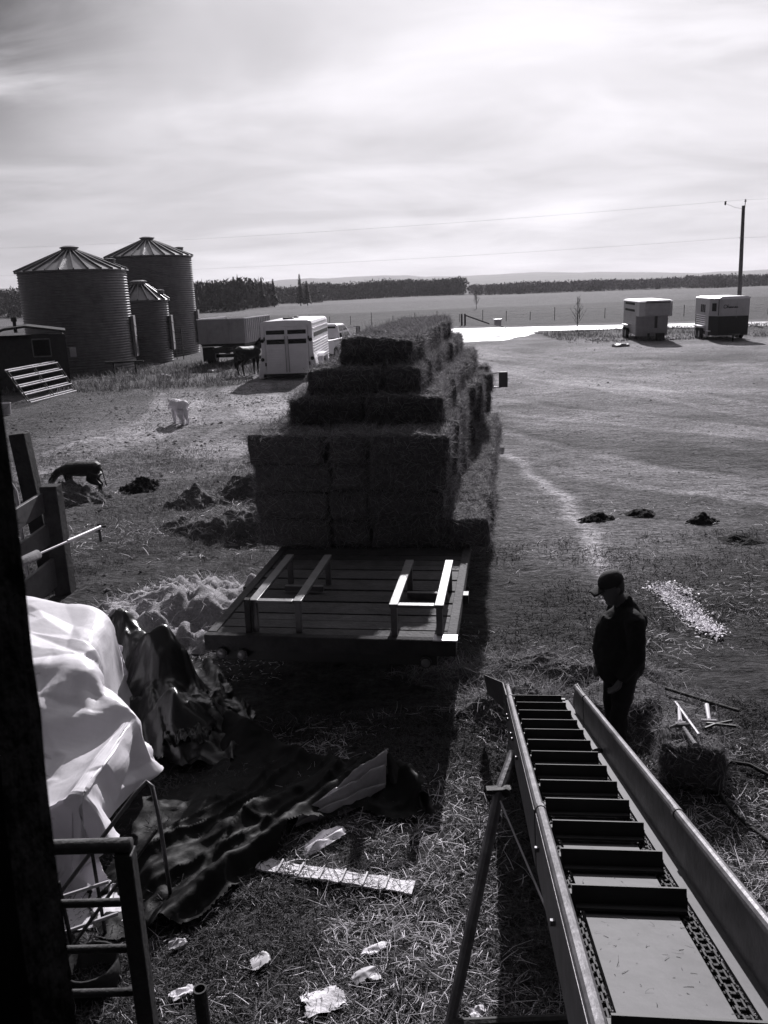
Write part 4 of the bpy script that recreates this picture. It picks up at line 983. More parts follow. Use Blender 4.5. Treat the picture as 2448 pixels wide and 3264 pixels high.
# --- bales: four shared shapes
BL, BW, BH = 0.95, 0.475, 0.365
def bale_mesh(seed):
    rng = np.random.default_rng(seed); off = Vector(rng.uniform(-50, 50, 3))
    n = (26, 13, 10); vs = {}; V = []; Fc = []
    half = np.array((BL / 2, BW / 2, BH / 2))
    def vid(i, j, k):
        key = (i, j, k)
        if key not in vs:
            p = np.array((2 * i / n[0] - 1, 2 * j / n[1] - 1, 2 * k / n[2] - 1))
            q = p * half; rr = 0.055
            c = np.clip(q, -half + rr, half - rr); d = q - c; L_ = np.linalg.norm(d)
            if L_ > 1e-6: q = c + d / L_ * rr
            v = Vector(q); nrm = Vector(d / L_) if L_ > 1e-6 else Vector((0, 0, 0))
            nz_ = noise.fractal((v + off) * 9, 1.0, 2.0, 4) * 0.022 + noise.noise((v + off) * 3.2) * 0.030
            # twine grooves round the length, flake grooves across
            tw = math.exp(-((abs(v.y) - 0.12) / 0.018) ** 2) * 0.014
            fl = 0.006 * math.sin(v.x * 58 + 2 * noise.noise(v * 5 + off))
            V.append(v + nrm * (nz_ - tw + fl)); vs[key] = len(V) - 1
        return vs[key]
    for ax in range(3):
        o1, o2 = (ax + 1) % 3, (ax + 2) % 3
        for side in (0, n[ax]):
            for i in range(n[o1]):
                for j in range(n[o2]):
                    q = []
                    for di, dj in ((0, 0), (1, 0), (1, 1), (0, 1)):
                        ijk = [0, 0, 0]; ijk[ax] = side; ijk[o1] = i + di; ijk[o2] = j + dj; q.append(vid(*ijk))
                    Fc.append(tuple(q if side else q[::-1]))
    co = np.array([tuple(p) for p in V]); fc = np.array(Fc)
    # loose stems over the surface
    k = 3400; fi = rng.integers(0, len(fc), k); w_ = rng.dirichlet(np.ones(4), k)
    base = (co[fc[fi]] * w_[:, :, None]).sum(1); nor = base / half; nor = np.sign(nor) * np.abs(nor) ** 6; nor /= np.linalg.norm(nor, axis=1)[:, None]
    d = rng.normal(0, 1, (k, 3)); d -= (d * nor).sum(1)[:, None] * nor; d /= np.linalg.norm(d, axis=1)[:, None]
    d = d + nor * rng.uniform(0.0, 0.85, k)[:, None] ** 1.5; s = np.cross(d, rng.normal(0, 1, (k, 3))); s /= np.linalg.norm(s, axis=1)[:, None]
    Ls = rng.uniform(0.03, 0.14, k)[:, None]; wd = rng.uniform(0.0014, 0.0036, k)[:, None]
    b0 = base - nor * 0.004; v = np.stack([b0 - s * wd, b0 + s * wd, b0 + d * Ls + s * wd * .6, b0 + d * Ls - s * wd * .6], 1).reshape(-1, 3)
    f2 = np.arange(k * 4).reshape(-1, 4) + len(co)
    me = bpy.data.meshes.new('hay_bale'); me.from_pydata(np.concatenate([co, v]).tolist(), [], np.concatenate([fc, f2]).tolist())
    me.materials.append(M['hay']); me.materials.append(M['haystraw'])
    mi = np.zeros(len(fc) + k, np.int32); mi[len(fc):] = 1; me.polygons.foreach_set('material_index', mi)
    sm_ = np.zeros(len(fc) + k, bool); sm_[:len(fc)] = True; me.polygons.foreach_set('use_smooth', sm_)
    return me
BM = [bale_mesh(s) for s in (1, 2, 3, 4)]
brng = random.Random(3)
ordn = ['rearmost', 'second', 'third', 'fourth', 'fifth', 'sixth', 'seventh', 'eighth', 'ninth', 'tenth', 'eleventh', 'twelfth', 'thirteenth', 'fourteenth', 'fifteenth', 'sixteenth', 'seventeenth', 'eighteenth', 'nineteenth', 'twentieth']
layn = ['bottom', 'second', 'third', 'fourth', 'fifth', 'sixth', 'top']
def bale(a, b, z, cross, label, jx=0.02, tilt=0.03):
    o = bpy.data.objects.new('hay_bale', BM[brng.randrange(4)]); C.objects.link(o)
    rot = Matrix.Rotation(brng.uniform(-.09, .09) + (0 if cross else math.pi / 2) + (math.pi if brng.random() < .5 else 0), 4, 'Z') @ Matrix.Rotation(brng.uniform(-tilt, tilt), 4, 'Y') @ Matrix.Rotation(brng.uniform(-tilt, tilt), 4, 'X')
    m = WM @ Matrix.Translation((a + brng.uniform(-jx, jx), b + brng.uniform(-.015, .015), z)) @ rot
    o.location = m.translation; o.rotation_euler = m.to_euler(); sc = brng.uniform(1.0, 1.06)
    o.scale = (sc, brng.uniform(1.0, 1.06), brng.uniform(0.98, 1.07))
    return tag(o, label, 'hay bale', 'hay bales stacked on the wagon')
LZ = [DZ + 0.02 + 0.357 * k + BH / 2 for k in range(7)]
def lab(k, row, i): 
    return f'hay bale in the {layn[k]} layer, {row}, {ordn[i]} from the rear'
B0 = 2.75 + BW / 2
for k in range(4):
    nb = 18
    for i in range(nb):
        b = B0 + i * 0.485
        bulge = (0.20 if (b > 8.2 and k in (2, 3) and i % 3 != 1) else 0) + (0.10 if i % 4 == 2 and i > 6 else 0) - (0.05 if i % 5 == 3 else 0)
        bale(0.385 + bulge + 0.03 * (k == 3), b, LZ[k], True, lab(k, 'sunlit right side', i), 0.05, 0.05)
    for i in list(range(7 if k > 1 else 4)) + [nb - 2, nb - 1]:
        bale(-1.10 - (0.04 if k == 3 and i == 0 else 0), B0 + i * 0.485, LZ[k], True, lab(k, 'left side', i))
    for i in range(2): bale(-0.36, 2.75 + 0.48 + i * 0.96, LZ[k], False, lab(k, 'middle, end facing the rear', i))
    bale(-0.36, 2.75 + 18 * 0.485 - 0.5, LZ[k], False, f'hay bale in the {layn[k]} layer, middle, at the front end of the load')
for i in range(9): bale(1.10 + 0.02 * math.sin(i * 2), 2.75 + 0.48 + i * 0.97, LZ[0], False, f'hay bale lying lengthwise in the outer right row, {ordn[i]} from the rear', 0.02, 0.02)
for i in range(17):
    b = 3.50 + BW / 2 + i * 0.485
    bale(0.26 + (0.12 if i > 9 and i % 3 else 0), b, LZ[4], True, lab(4, 'right side', i), 0.05, 0.04)
    if i < 8 or i > 14: bale(-0.80 + (0.02 * (i > 2)), b, LZ[4], True, lab(4, 'left side', i))
for i in range(8): bale(0.22 + (0.10 if i > 4 else 0), 3.75 + 0.48 + i * 0.965, LZ[5], False, lab(5, 'right side lying lengthwise', i), 0.03)
for i in range(16):
    bale(-0.55, 3.72 + BW / 2 + i * 0.483, LZ[5], True, lab(5, 'left side', i))
for i in range(15):
    b = 4.05 + BW / 2 + i * 0.485
    bale(-0.13 + 0.06 * math.sin(i * 1.3), b, LZ[6] - 0.01 + 0.02 * math.sin(i * 2.1), True, f'hay bale in the ridge row along the top of the load, {ordn[i]} from the rear', 0.05, 0.06)
tp = wl_(0.02, 12.15, 0)
pickup('pickup_truck', 'white pickup truck hidden ahead of the hay load, its mirror and side showing', (tp.x, tp.y, 0), WA)

# --- lone bale near the conveyor
o = bpy.data.objects.new('hay_bale', BM[1]); C.objects.link(o); o.location = (2.52, 6.34, BH / 2 + 0.02); o.rotation_euler = (0, 0, R(90 - 17)); o.scale = (1.02, 1.02, 1.06)
tag(o, 'single hay bale on the ground by the conveyor with tools laid on top', 'hay bale')
o = bpy.data.objects.new('hay_bale', BM[2]); C.objects.link(o); o.location = (2.14, 7.05, 0.15); o.rotation_euler = (0.1, 0.08, R(35)); o.scale = (.9, 1.0, .85)
tag(o, 'broken hay bale on the ground behind the standing man', 'hay bale')
# ------------------------------------------------------------------ conveyor (bale elevator)
E0 = Vector((1.33, 7.0, 0.29)); ET = Vector((-0.57, -5.15, 1.72)).normalized()
EL = Vector((0.9939, -0.1100, 0)).normalized(); EN = EL.cross(ET).normalized()
if EN.z < 0: EN = -EN
def ep(s, a, h): return E0 + ET * s + EL * a + EN * h
cv = empty('bale_conveyor', E0, 0, 'long galvanised bale conveyor with cross flights rising toward the barn loft', 'conveyor')
def ebox(m, s0, s1, a0, a1, h0, h1):
    vs = [ep(s, a, h) for s in (s0, s1) for a in (a0, a1) for h in (h0, h1)]
    m.add(vs, [(0, 1, 3, 2), (4, 6, 7, 5), (0, 4, 5, 1), (2, 3, 7, 6), (0, 2, 6, 4), (1, 5, 7, 3)]); return m
SE = 7.3
pn = MB()
for s0, s1 in ((0.15, 1.6), (1.6, 4.15), (4.15, SE)): ebox(pn, s0, s1 - 0.004, -0.165, 0.165, -0.02, 0.0 + 0.002 * (s0 > 2))
pn.build('belt_pan', 'pan', cv, world=True)
tr = MB()
for s in (-1, 1):
    ebox(tr, 0.1, SE, s * 0.168 if s > 0 else -0.232, s * 0.232 if s > 0 else -0.168, -0.045, -0.030)
tr.build('chain_track', 'black', cv, world=True)
for s in (-1, 1):
    fl = MB()
    ebox(fl, 0.1, SE, 0.232 if s > 0 else -0.290, 0.290 if s > 0 else -0.232, -0.01, 0.004)
    fl.build('flange', 'pan', cv, world=True)
    wm = MB(); joints = (0.62, 1.15, 4.15, SE)
    for j in range(3):
        s0, s1 = joints[j], joints[j + 1] - 0.006; o_ = 0.004 * (j % 2)
        # thin side sheet leaning out a little, rolled over into a round lip
        q = [(0.288 + o_, -0.06 if s < 0 else 0.0), (0.292 + o_, 0.19)]; lip = 0.274 if s < 0 else 0.305
        vs = [ep(ss, s * (a + d), h) for ss in (s0, s1) for (a, h) in q for d in (0, 0.006)]
        wm.add(vs, [(0, 1, 3, 2), (4, 6, 7, 5), (0, 4, 5, 1), (2, 3, 7, 6), (0, 2, 6, 4), (1, 5, 7, 3)])
        wm.tube([ep(s0, s * (lip + o_), 0.195), ep((s0 + s1) / 2, s * (lip + o_), 0.195), ep(s1, s * (lip + o_), 0.195)], 0.022, 12)
        wm.tube([ep(s0 - 0.012, s * lip, 0.195), ep(s0 + 0.03, s * lip, 0.195)], 0.026, 12)
        for k in range(3): wm.tube([ep(s0 + 0.2 + k * 0.7, s * 0.298, 0.09), ep(s0 + 0.2 + k * 0.7, s * 0.315, 0.09)], 0.012, 6)
    wm.build('side_wall', 'steel', cv, world=True)
    # splayed guide plate at the loading end
    g = MB(); e0, e1 = (-0.10, 0.46) if s < 0 else (0.40, 0.33)
    vs = [ep(1.16, s * 0.296, 0.0), ep(1.16, s * 0.302, 0.215), ep(0.6, s * 0.310, 0.23), ep(e0, s * e1, 0.20), ep(e0 - 0.05, s * (e1 - 0.03), 0.02), ep(0.5, s * 0.30, -0.01)]
    vs2 = [p + EL * s * 0.007 for p in vs]
    g.add(vs + vs2, [(0, 1, 2, 5), (5, 2, 3, 4), (6, 7, 8, 11), (11, 8, 9, 10), (0, 1, 7, 6), (1, 2, 8, 7), (2, 3, 9, 8), (3, 4, 10, 9), (4, 5, 11, 10), (5, 0, 6, 11)])
    g.build('guide_plate', 'pan', cv, world=True)
fs_ = [0.35, 0.716, 1.09, 1.481, 1.843, 2.195, 2.53, 2.874, 3.225, 3.575, 3.934, 4.313, 4.703, 5.59]
for s in fs_:
    m = MB()
    ebox(m, s - 0.006, s + 0.006, -0.205, 0.205, 0.010, 0.086); ebox(m, s + 0.006, s + 0.05, -0.195, 0.195, 0.012, 0.022)
    for a in (-0.198, 0.198): ebox(m, s - 0.05, s - 0.006, a - 0.012, a + 0.012, 0.0, 0.05)
    m.build('flight', 'black', cv, world=True)
for s in (-1, 1):
    chn = MB(); q = 0.15; k = 0
    while q < 6.6:
        a = s * 0.2
        if k % 2 == 0:
            for d in (-0.018, 0.018): ebox(chn, q, q + 0.052, a + d - 0.003, a + d + 0.003, -0.024, 0.0)
        else:
            for d in (-0.011, 0.011): ebox(chn, q, q + 0.052, a + d - 0.003, a + d + 0.003, -0.022, -0.002)
        chn.tube([ep(q + 0.004, a - 0.026, -0.012), ep(q + 0.004, a + 0.026, -0.012)], 0.0085, 6)
        q += 0.044; k += 1
    chn.build('chain', 'rust', cv, world=True)
crn = np.random.default_rng(4); n_ = 420; s_ = crn.uniform(0.6, 6.2, n_); a_ = crn.uniform(-.16, .16, n_)
pp = np.array([tuple(ep(s, a, 0.004)) for s, a in zip(s_, a_)]); bv, bf = blades(pp, crn.uniform(.008, .04, n_), crn.uniform(.0012, .003, n_), crn.uniform(-.2, .25, n_), crn, .3)
tag(mesh_np('chaff', bv, bf, 'hay'), 'loose chaff lying on the conveyor plate', kind='stuff')
MB().tube([ep(0.12, -0.26, -0.01), ep(0.12, 0.26, -0.01)], 0.035, 10).build('end_roller', 'black', cv, world=True)
ue = MB()
for a in (-0.24, 0.24):
    ue.tube([ep(0.3, a, -0.08), ep(SE, a, -0.08)], 0.022, 6)
for s in np.arange(0.8, SE, 0.9): ue.tube([ep(s, -0.24, -0.08), ep(s, 0.24, -0.08)], 0.018, 6)
ue.build('under_frame', 'rust', cv, world=True)
MB().tube([(0.80, 4.95, 0.98), (0.66, 4.66, 0.88), (0.25, 3.75, 0.0)], 0.035, 10).build('leg', 'steel', cv, world=True)
MB().tube([(0.70, 4.62, 0.9), (0.95, 5.9, 0.62)], 0.028, 8).box((0.66, 4.66, 0.90), (0.16, 0.05, 0.03)).build('brace', 'rust', cv, world=True)
MB().tube([(1.36, 4.95, 0.98), (1.45, 3.75, 0.0)], 0.035, 10).build('leg', 'rust', cv, world=True)
MB().tube([(0.66, 4.60, 0.86), (0.98, 3.3, 0.35)], 0.006, 5).build('stay_wire', 'brightpipe', cv, world=True)
MB().tube([(0.25, 3.75, 0.03), (1.45, 3.75, 0.03)], 0.03, 8).build('axle_bar', 'rust', cv, world=True)

# ------------------------------------------------------------------ barn front the picture is taken from
bn = empty('barn', (0, 0.5, 0), 0, 'dark barn loft doorway with a rough timber jamb on the left edge', 'barn')
wb = MB()
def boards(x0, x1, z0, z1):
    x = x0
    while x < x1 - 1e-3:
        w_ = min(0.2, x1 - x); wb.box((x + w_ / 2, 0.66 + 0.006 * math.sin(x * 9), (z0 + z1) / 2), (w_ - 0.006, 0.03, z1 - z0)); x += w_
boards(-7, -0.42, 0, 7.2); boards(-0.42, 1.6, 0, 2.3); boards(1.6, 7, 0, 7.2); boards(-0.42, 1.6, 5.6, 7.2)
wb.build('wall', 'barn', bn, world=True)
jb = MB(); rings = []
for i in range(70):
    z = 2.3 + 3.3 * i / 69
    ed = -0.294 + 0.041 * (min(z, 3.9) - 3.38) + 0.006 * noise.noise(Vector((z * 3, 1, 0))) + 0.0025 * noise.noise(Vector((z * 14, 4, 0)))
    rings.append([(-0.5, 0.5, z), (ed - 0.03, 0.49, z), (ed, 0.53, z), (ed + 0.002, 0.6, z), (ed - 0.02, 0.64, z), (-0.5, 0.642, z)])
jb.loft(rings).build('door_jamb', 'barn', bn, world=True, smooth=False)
fr_ = MB(); rr = random.Random(5)
for i in range(900):
    z = rr.uniform(2.5, 4.6); ed = -0.294 + 0.041 * (min(z, 3.9) - 3.38); a = rr.uniform(-1.2, 1.2); l_ = rr.uniform(0.004, 0.014)
    p0 = Vector((ed - 0.004, rr.uniform(0.53, 0.61), z)); p1 = p0 + Vector((l_ * math.cos(a), 0, l_ * math.sin(a)))
    fr_.add([p0 + Vector((0, 0, -.0006)), p0 + Vector((0, 0, .0006)), p1], [(0, 1, 2)])
fr_.build('splinters', 'barn', bn, world=True)
MB().box((0.6, 0.75 - 2.4, 2.26), (3.2, 4.4, 0.06)).build('loft_floor', 'barn', bn, world=True)

# ------------------------------------------------------------------ fence, feeder and gates on the left
nf = empty('board_fence', (-4.7, 11, 0), 0, 'heavy plank fence with a square end post beside the white tarp', 'fence')
MB().box((-4.60, 11.28, 0.77), (0.23, 0.22, 1.6)).build('post', 'postwood', nf, world=True, bevel=0.012, jit=0.01)
MB().box((-4.88, 8.6, 0.7), (0.2, 0.2, 1.5)).build('post', 'wood', nf, world=True, bevel=0.012)
MB().beam((-4.87, 10.9, 0), (-4.83, 10.15, 0.95), 0.12, 0.05, (1, 0, 0)).build('prop', 'palewood', nf, world=True)
for z, hgt, dx in ((1.33, 0.27, 0), (0.88, 0.28, 0.01), (0.32, 0.42, 0.02)):
    MB().beam((-4.70 + dx, 11.25, z + 0.02), (-4.80 + dx, 8.4, z - 0.03), 0.05, hgt).build('board', 'rackwood', nf, world=True, bevel=0.006, jit=0.012)
dp = MB().beam((-4.86, 11.5, -0.1), (-5.06, 11.6, 2.26), 0.22, 0.22); tag(dp.build('fence_post', 'darkwood', bevel=0.015), 'tall dark leaning timber post behind the plank fence', 'post')
fd = empty('feeder_rack', (-5, 10.8, 0), 0, 'row of bent pale pipe bars of a hay feeder behind the plank fence', 'feeder')
for k in range(4):
    d = Vector((-0.06 * k, -0.19 * k, -0.05 * k))
    MB().tube([Vector((-5.05, 10.86, 2.02)) + d, Vector((-4.95, 10.84, 1.74)) + d, Vector((-4.88, 10.82, 1.6)) + d, Vector((-4.87, 10.8, 1.4)) + d, Vector((-4.89, 10.8, 0.2)) + d], 0.024, 8).build('bar', 'brightpipe', fd, world=True, smooth=True)
MB().tube([(-4.9, 10.95, 0.25), (-5.1, 10.0, 0.25)], 0.03, 8).build('bottom_rail', 'rust', fd, world=True)
lr = empty('gate_bar', (-3.6, 9, 1.4), 0, 'pale sliding gate rod sticking out of a thick pipe sleeve over the fence', 'gate bar')
P0, P1, P2 = Vector((-3.92, 7.9, 1.40)), Vector((-3.72, 8.53, 1.41)), Vector((-3.39, 9.6, 1.395))
MB().tube([P0, P0.lerp(P1, .5), P1], 0.055, 14).build('sleeve', 'wood', lr, world=True, smooth=True)
MB().tube([P1, P1.lerp(P2, .45)], 0.012, 8).build('rod', 'brightpipe', lr, world=True)
MB().tube([P1.lerp(P2, .45), P2], 0.022, 8).build('rod_end', 'brightpipe', lr, world=True)
MB().tube([P2 + Vector((-.02, 0, .05)), P2 + Vector((-.02, 0, -.18))], 0.016, 6).tube([P2 + Vector((-.04, 0, 0.0)), P2 + Vector((0.07, 0, 0.01))], 0.014, 6).build('catch_pin', 'rust', lr, world=True)

ng = empty('pipe_gate', (-1.5, 3.45, 0), 0, 'dark heavy pipe gate end with four cross rails near the barn wall', 'gate')
for z, r_, x1 in ((1.49, 0.036, -1.27), (1.17, 0.021, -1.36), (0.90, 0.021, -1.36), (0.635, 0.021, -1.36), (0.36, 0.021, -1.36)):
    MB().tube([(-3.6, 3.45, z + 0.03), (-2.4, 3.45, z + 0.012), (x1, 3.45, z - 0.005)], r_, 12).build('rail', 'rust', ng, world=True, smooth=True)
MB().beam((-1.31, 3.45, 0.0), (-1.305, 3.45, 1.455), 0.085, 0.085, (0, 1, 0)).build('end_post', 'rust', ng, world=True, bevel=0.008)
MB().beam((-3.6, 3.45, 0.0), (-3.6, 3.45, 1.53), 0.085, 0.085, (0, 1, 0)).build('end_post', 'rust', ng, world=True, bevel=0.008)

tf = empty('tube_stand', (-2, 4.9, 0), 0, 'bent tubular frame under the front of the white tarp, one leg catching light', 'stand')
MB().tube([(-2.25, 4.30, 0.30), (-1.72, 4.88, 0.84), (-1.66, 4.94, 0.885), (-1.62, 4.92, 0.86), (-1.58, 4.86, 0.62), (-1.56, 4.84, 0.0)], 0.014, 8).build('front_tube', 'steel', tf, world=True, smooth=True)
MB().tube([(-2.1, 4.2, 0.1), (-1.6, 4.84, 0.58)], 0.012, 6).tube([(-2.05, 4.35, 0.0), (-2.1, 4.4, 0.55)], 0.014, 6).tube([(-1.9, 4.5, 0.0), (-1.95, 4.6, 0.6)], 0.012, 6).build('cross_tube', 'rust', tf, world=True)
MB().tube([(-2.7, 4.25, 0.35), (-1.85, 4.55, 0.42)], 0.012, 6).tube([(-2.6, 4.15, 0.18), (-1.8, 4.5, 0.22)], 0.012, 6).build('side_tube', 'brightpipe', tf, world=True)
pb = empty('rubber_pail', (-1.86, 4.13, 0), 0, 'black rubber pail on the ground behind the pipe gate', 'pail')
MB().lathe([(0.11, 0), (0.155, 0.03), (0.17, 0.12), (0.165, 0.2), (0.15, 0.2), (0.14, 0.05)], (0, 0, 0), 24).build('pail', 'rubber', pb, smooth=True)
sp_ = MB(); sp_.lathe([(0.033, -0.2), (0.033, 0.78), (0.025, 0.78), (0.025, 0.5)], (-0.98, 3.3, 0), 16, cap=False)
tag(sp_.build('pipe_stub', 'rust'), 'short upright open-topped pipe stub in the straw near the barn', 'pipe')

# ------------------------------------------------------------------ tarps
def drape():
    """let a sheet fall over the pile: a short cloth run, its resting shape kept as a plain mesh"""
    made = []
    def block(poly, top, bev):
        m_ = MB().prism(poly, 0, top, 'z'); o_ = m_.build('block', 'darkwood'); made.append(o_)
        bv = o_.modifiers.new('b', 'BEVEL'); bv.width = bev; bv.segments = 3
        o_.modifiers.new('c', 'COLLISION'); o_.collision.thickness_outer = 0.015; o_.collision.cloth_friction = 8
    block([(-4.3, 6.45), (-2.42, 6.15), (-2.72, 7.75), (-4.2, 8.25)], 1.12, .2)
    block([(-4.2, 5.2), (-2.35, 5.5), (-2.3, 6.1), (-4.2, 6.5)], .62, .06)
    block([(-2.9, 5.75), (-2.25, 5.95), (-2.3, 6.3), (-2.9, 6.4)], .86, .05)
    block([(-3.6, 4.9), (-3.2, 4.9), (-3.2, 5.3), (-3.6, 5.3)], .75, .05)
    block([(-2.25, 5.0), (-2.12, 5.0), (-2.05, 6.0), (-2.15, 6.0)], .80, .03)
    block([(-9, 0), (5, 0), (5, 14), (-9, 14)], 0.02, .001)
    nx_, ny_ = 84, 112; x0, x1, y0, y1 = -4.5, -1.55, 3.9, 8.75; V = []
    for j in range(ny_):
        for i in range(nx_):
            u, v_ = i / (nx_ - 1), j / (ny_ - 1); x = x0 + (x1 - x0) * u - 0.55 * v_ * v_ * u; y = y0 + (y1 - y0) * v_
            V.append((x, y, 1.16 + .05 * noise.noise(Vector((x * 1.3, y * 1.3, 0))) + .02 * noise.noise(Vector((x * 5, y * 5, 3)))))
    me = bpy.data.meshes.new('sheet'); me.from_pydata(V, [], [(j * nx_ + i, j * nx_ + i + 1, (j + 1) * nx_ + i + 1, (j + 1) * nx_ + i) for j in range(ny_ - 1) for i in range(nx_ - 1)])
    o_ = bpy.data.objects.new('sheet', me); C.objects.link(o_); made.append(o_)
    m_ = o_.modifiers.new('cloth', 'CLOTH'); s_ = m_.settings
    s_.quality = 6; s_.mass = .18; s_.tension_stiffness = 26; s_.compression_stiffness = 26; s_.shear_stiffness = 13; s_.bending_stiffness = .25; s_.air_damping = 1.0; s_.shrink_min = -0.05
    m_.collision_settings.collision_quality = 3; m_.collision_settings.distance_min = .012; m_.collision_settings.use_self_collision = False
    m_.point_cache.frame_end = 60
    vl = bpy.context.view_layer; hid = []
    for q_ in list(C.objects):                       # keep the run quick: only the sheet and its blocks take part
        if q_ not in made: hid.append(q_); C.objects.unlink(q_)
    for f_ in range(1, 49): S.frame_set(f_)
    ev = o_.evaluated_get(bpy.context.evaluated_depsgraph_get()); co = np.array([tuple(p.co) for p in ev.data.vertices])
    S.frame_set(1)
    for q_ in made: bpy.data.objects.remove(q_)
    for q_ in hid: C.objects.link(q_)
    return co, nx_, ny_
cl_, cnx, cny = drape()
from mathutils.geometry import delaunay_2d_cdt
def tri(t): return np.abs((t % 1.0) - 0.5) * 4 - 1
def facets(U, V, n, seed, sx=1.0, sy=1.0):
    """crumpled sheet: random heights on scattered points, flat triangles between them (-1..1)"""
    g = np.random.default_rng(seed); u0, u1, v0, v1 = U.min(), U.max(), V.min(), V.max(); du, dv = (u1 - u0) * .2 + .01, (v1 - v0) * .2 + .01
    p = np.stack([g.uniform(u0 - du, u1 + du, n), g.uniform(v0 - dv, v1 + dv, n)], 1); ext = [(u0 - 3 * du, v0 - 3 * dv), (u1 + 3 * du, v0 - 3 * dv), (u1 + 3 * du, v1 + 3 * dv), (u0 - 3 * du, v1 + 3 * dv)]
    p = np.concatenate([p, np.array(ext)]); h = g.uniform(-1, 1, len(p)); q = p * np.array((sx, sy))
    vv, _, ff, ov, *_r = delaunay_2d_cdt([Vector(t) for t in q.tolist()], [], [], 0, 1e-6, True)
    hh_v = np.array([h[o[0]] for o in ov]); co = np.array([tuple(t) for t in vv]); X_, Y_ = U * sx, V * sy; out = np.zeros(U.shape)
    for f in ff:
        (ax, ay), (bx, by), (cx, cy) = co[list(f[:3])]; dn = (by - cy) * (ax - cx) + (cx - bx) * (ay - cy)
        if abs(dn) < 1e-12: continue
        l0 = ((by - cy) * (X_ - cx) + (cx - bx) * (Y_ - cy)) / dn; l1 = ((cy - ay) * (X_ - cx) + (ax - cx) * (Y_ - cy)) / dn; l2 = 1 - l0 - l1
        k = (l0 >= -1e-9) & (l1 >= -1e-9) & (l2 >= -1e-9); out[k] = (l0 * hh_v[f[0]] + l1 * hh_v[f[1]] + l2 * hh_v[f[2]])[k]
    return out
G3 = cl_.reshape(cny, cnx, 3)
def up(A, k, ax):
    n_ = A.shape[ax]; t = np.linspace(0, n_ - 1, (n_ - 1) * k + 1); i = np.minimum(t.astype(int), n_ - 2); fr = t - i
    sh_ = [1, 1, 1]; sh_[ax] = -1; fr = fr.reshape(sh_)
    return np.take(A, i, ax) * (1 - fr) + np.take(A, i + 1, ax) * fr
for _ in range(2): G3[1:-1, 1:-1] = (G3[1:-1, 1:-1] * 2 + G3[:-2, 1:-1] + G3[2:, 1:-1] + G3[1:-1, :-2] + G3[1:-1, 2:]) / 6
G3 = up(up(G3, 3, 0), 3, 1); cny, cnx = G3.shape[:2]
U_, V_ = np.meshgrid(np.linspace(0, 2.95, cnx), np.linspace(0, 4.85, cny))
nrm_ = np.cross(np.gradient(G3, axis=1), np.gradient(G3, axis=0)); nrm_ /= np.linalg.norm(nrm_, axis=2)[:, :, None] + 1e-9
lift_ = 0.085 * facets(U_, V_, 60, 3, 1.0, 1.6) + 0.055 * facets(U_ + .3 * V_, V_, 300, 8, 1.0, 1.5) * sm(-.6, .1, vn(U_ * 1.2, V_ * 1.2)) + 0.020 * facets(U_ - .2 * V_, V_, 700, 5) * sm(-.4, .2, vn(U_ * 1.7 + 9, V_ * 1.4))
G3 = G3 + nrm_ * lift_[:, :, None] * sm(0.02, 0.25, G3[:, :, 2])[:, :, None]
cl_ = G3.reshape(-1, 3)
ii = (np.arange(cny - 1)[:, None] * cnx + np.arange(cnx - 1)[None, :]).ravel()
ct = mesh_np('white_tarp', cl_, np.stack([ii, ii + 1, ii + cnx + 1, ii + cnx], 1), 'tarp', smooth=True)
tag(ct, 'crumpled white tarp draped over a waist-high pile on the left', 'tarp')
# the covered goods under it
cg = MB().box((-3.35, 7.0, 0.45), (1.35, 1.1, 0.88)).box((-3.3, 5.7, 0.27), (1.5, 0.7, 0.52))
tag(cg.build('covered_stack', 'darkwood'), 'dark stack of goods hidden under the white tarp', 'stack')

def sheet(name, label, x0, x1, y0, y1, nx, ny, fn, m, keep=None, sub=True, thick=False):
    xs_, ys_ = np.linspace(x0, x1, nx), np.linspace(y0, y1, ny); XX, YY = np.meshgrid(xs_, ys_)
    px, py, pz = fn(XX, YY)
    co = np.stack([px.ravel(), py.ravel(), pz.ravel()], 1)
    i0 = (np.arange(ny - 1)[:, None] * nx + np.arange(nx - 1)[None, :]).ravel(); f = np.stack([i0, i0 + 1, i0 + nx + 1, i0 + nx], 1)
    if keep is not None:
        k = keep(XX, YY).ravel(); f = f[k[f].all(1)]
    o = mesh_np(name, co, f, m, smooth=True)
    return tag(o, label, 'tarp')
def ridge(x, y, a, b, w_):      # soft fold along a segment
    return np.exp(-(seg_d(x, y, [a, b]) / w_) ** 2)
def creases(x, y, s, seed=0): 
    return 1 - np.abs(fbm(x + seed, y - seed, s, 3, 0.55))
# black plastic heaped against the tarp's right flank
def heap(x, y):
    z = 0.02 + 0.66 * ridge(x, y, (-3.0, 8.6), (-2.35, 7.75), 0.34) + 0.34 * ridge(x, y, (-2.2, 7.55), (-1.95, 6.95), 0.30) + 0.10 * ridge(x, y, (-1.95, 7.0), (-1.7, 7.2), .22)
    z = z * (0.85 + 0.22 * creases(x, y, 1.5)) + 0.10 * creases(x * 1.4 + y * 0.6, (y - x) * .35, 3.0) ** 3 + 0.035 * creases(x, y, 5, 3) ** 2 + 0.075 * facets(x + .4 * y, y, 160, 12, 1.6, 1.0) - 0.04
    return x + 0.04 * fbm(x, y, 2, 2), y + 0.05 * fbm(x + 7, y, 2, 2), np.maximum(z, 0.015 + ground_h(x, y))
sheet('black_plastic', 'heap of shiny black plastic sheeting against the right side of the white tarp', -3.45, -1.35, 6.5, 9.5, 90, 120, heap, 'blackplastic',
      lambda x, y: ((x + 2.35 - (7.75 - y) * 0.55) / 0.85) ** 2 + ((y - 7.85) / 1.5) ** 2 + 0.15 * fbm(x, y, 2.5, 2) < 1)
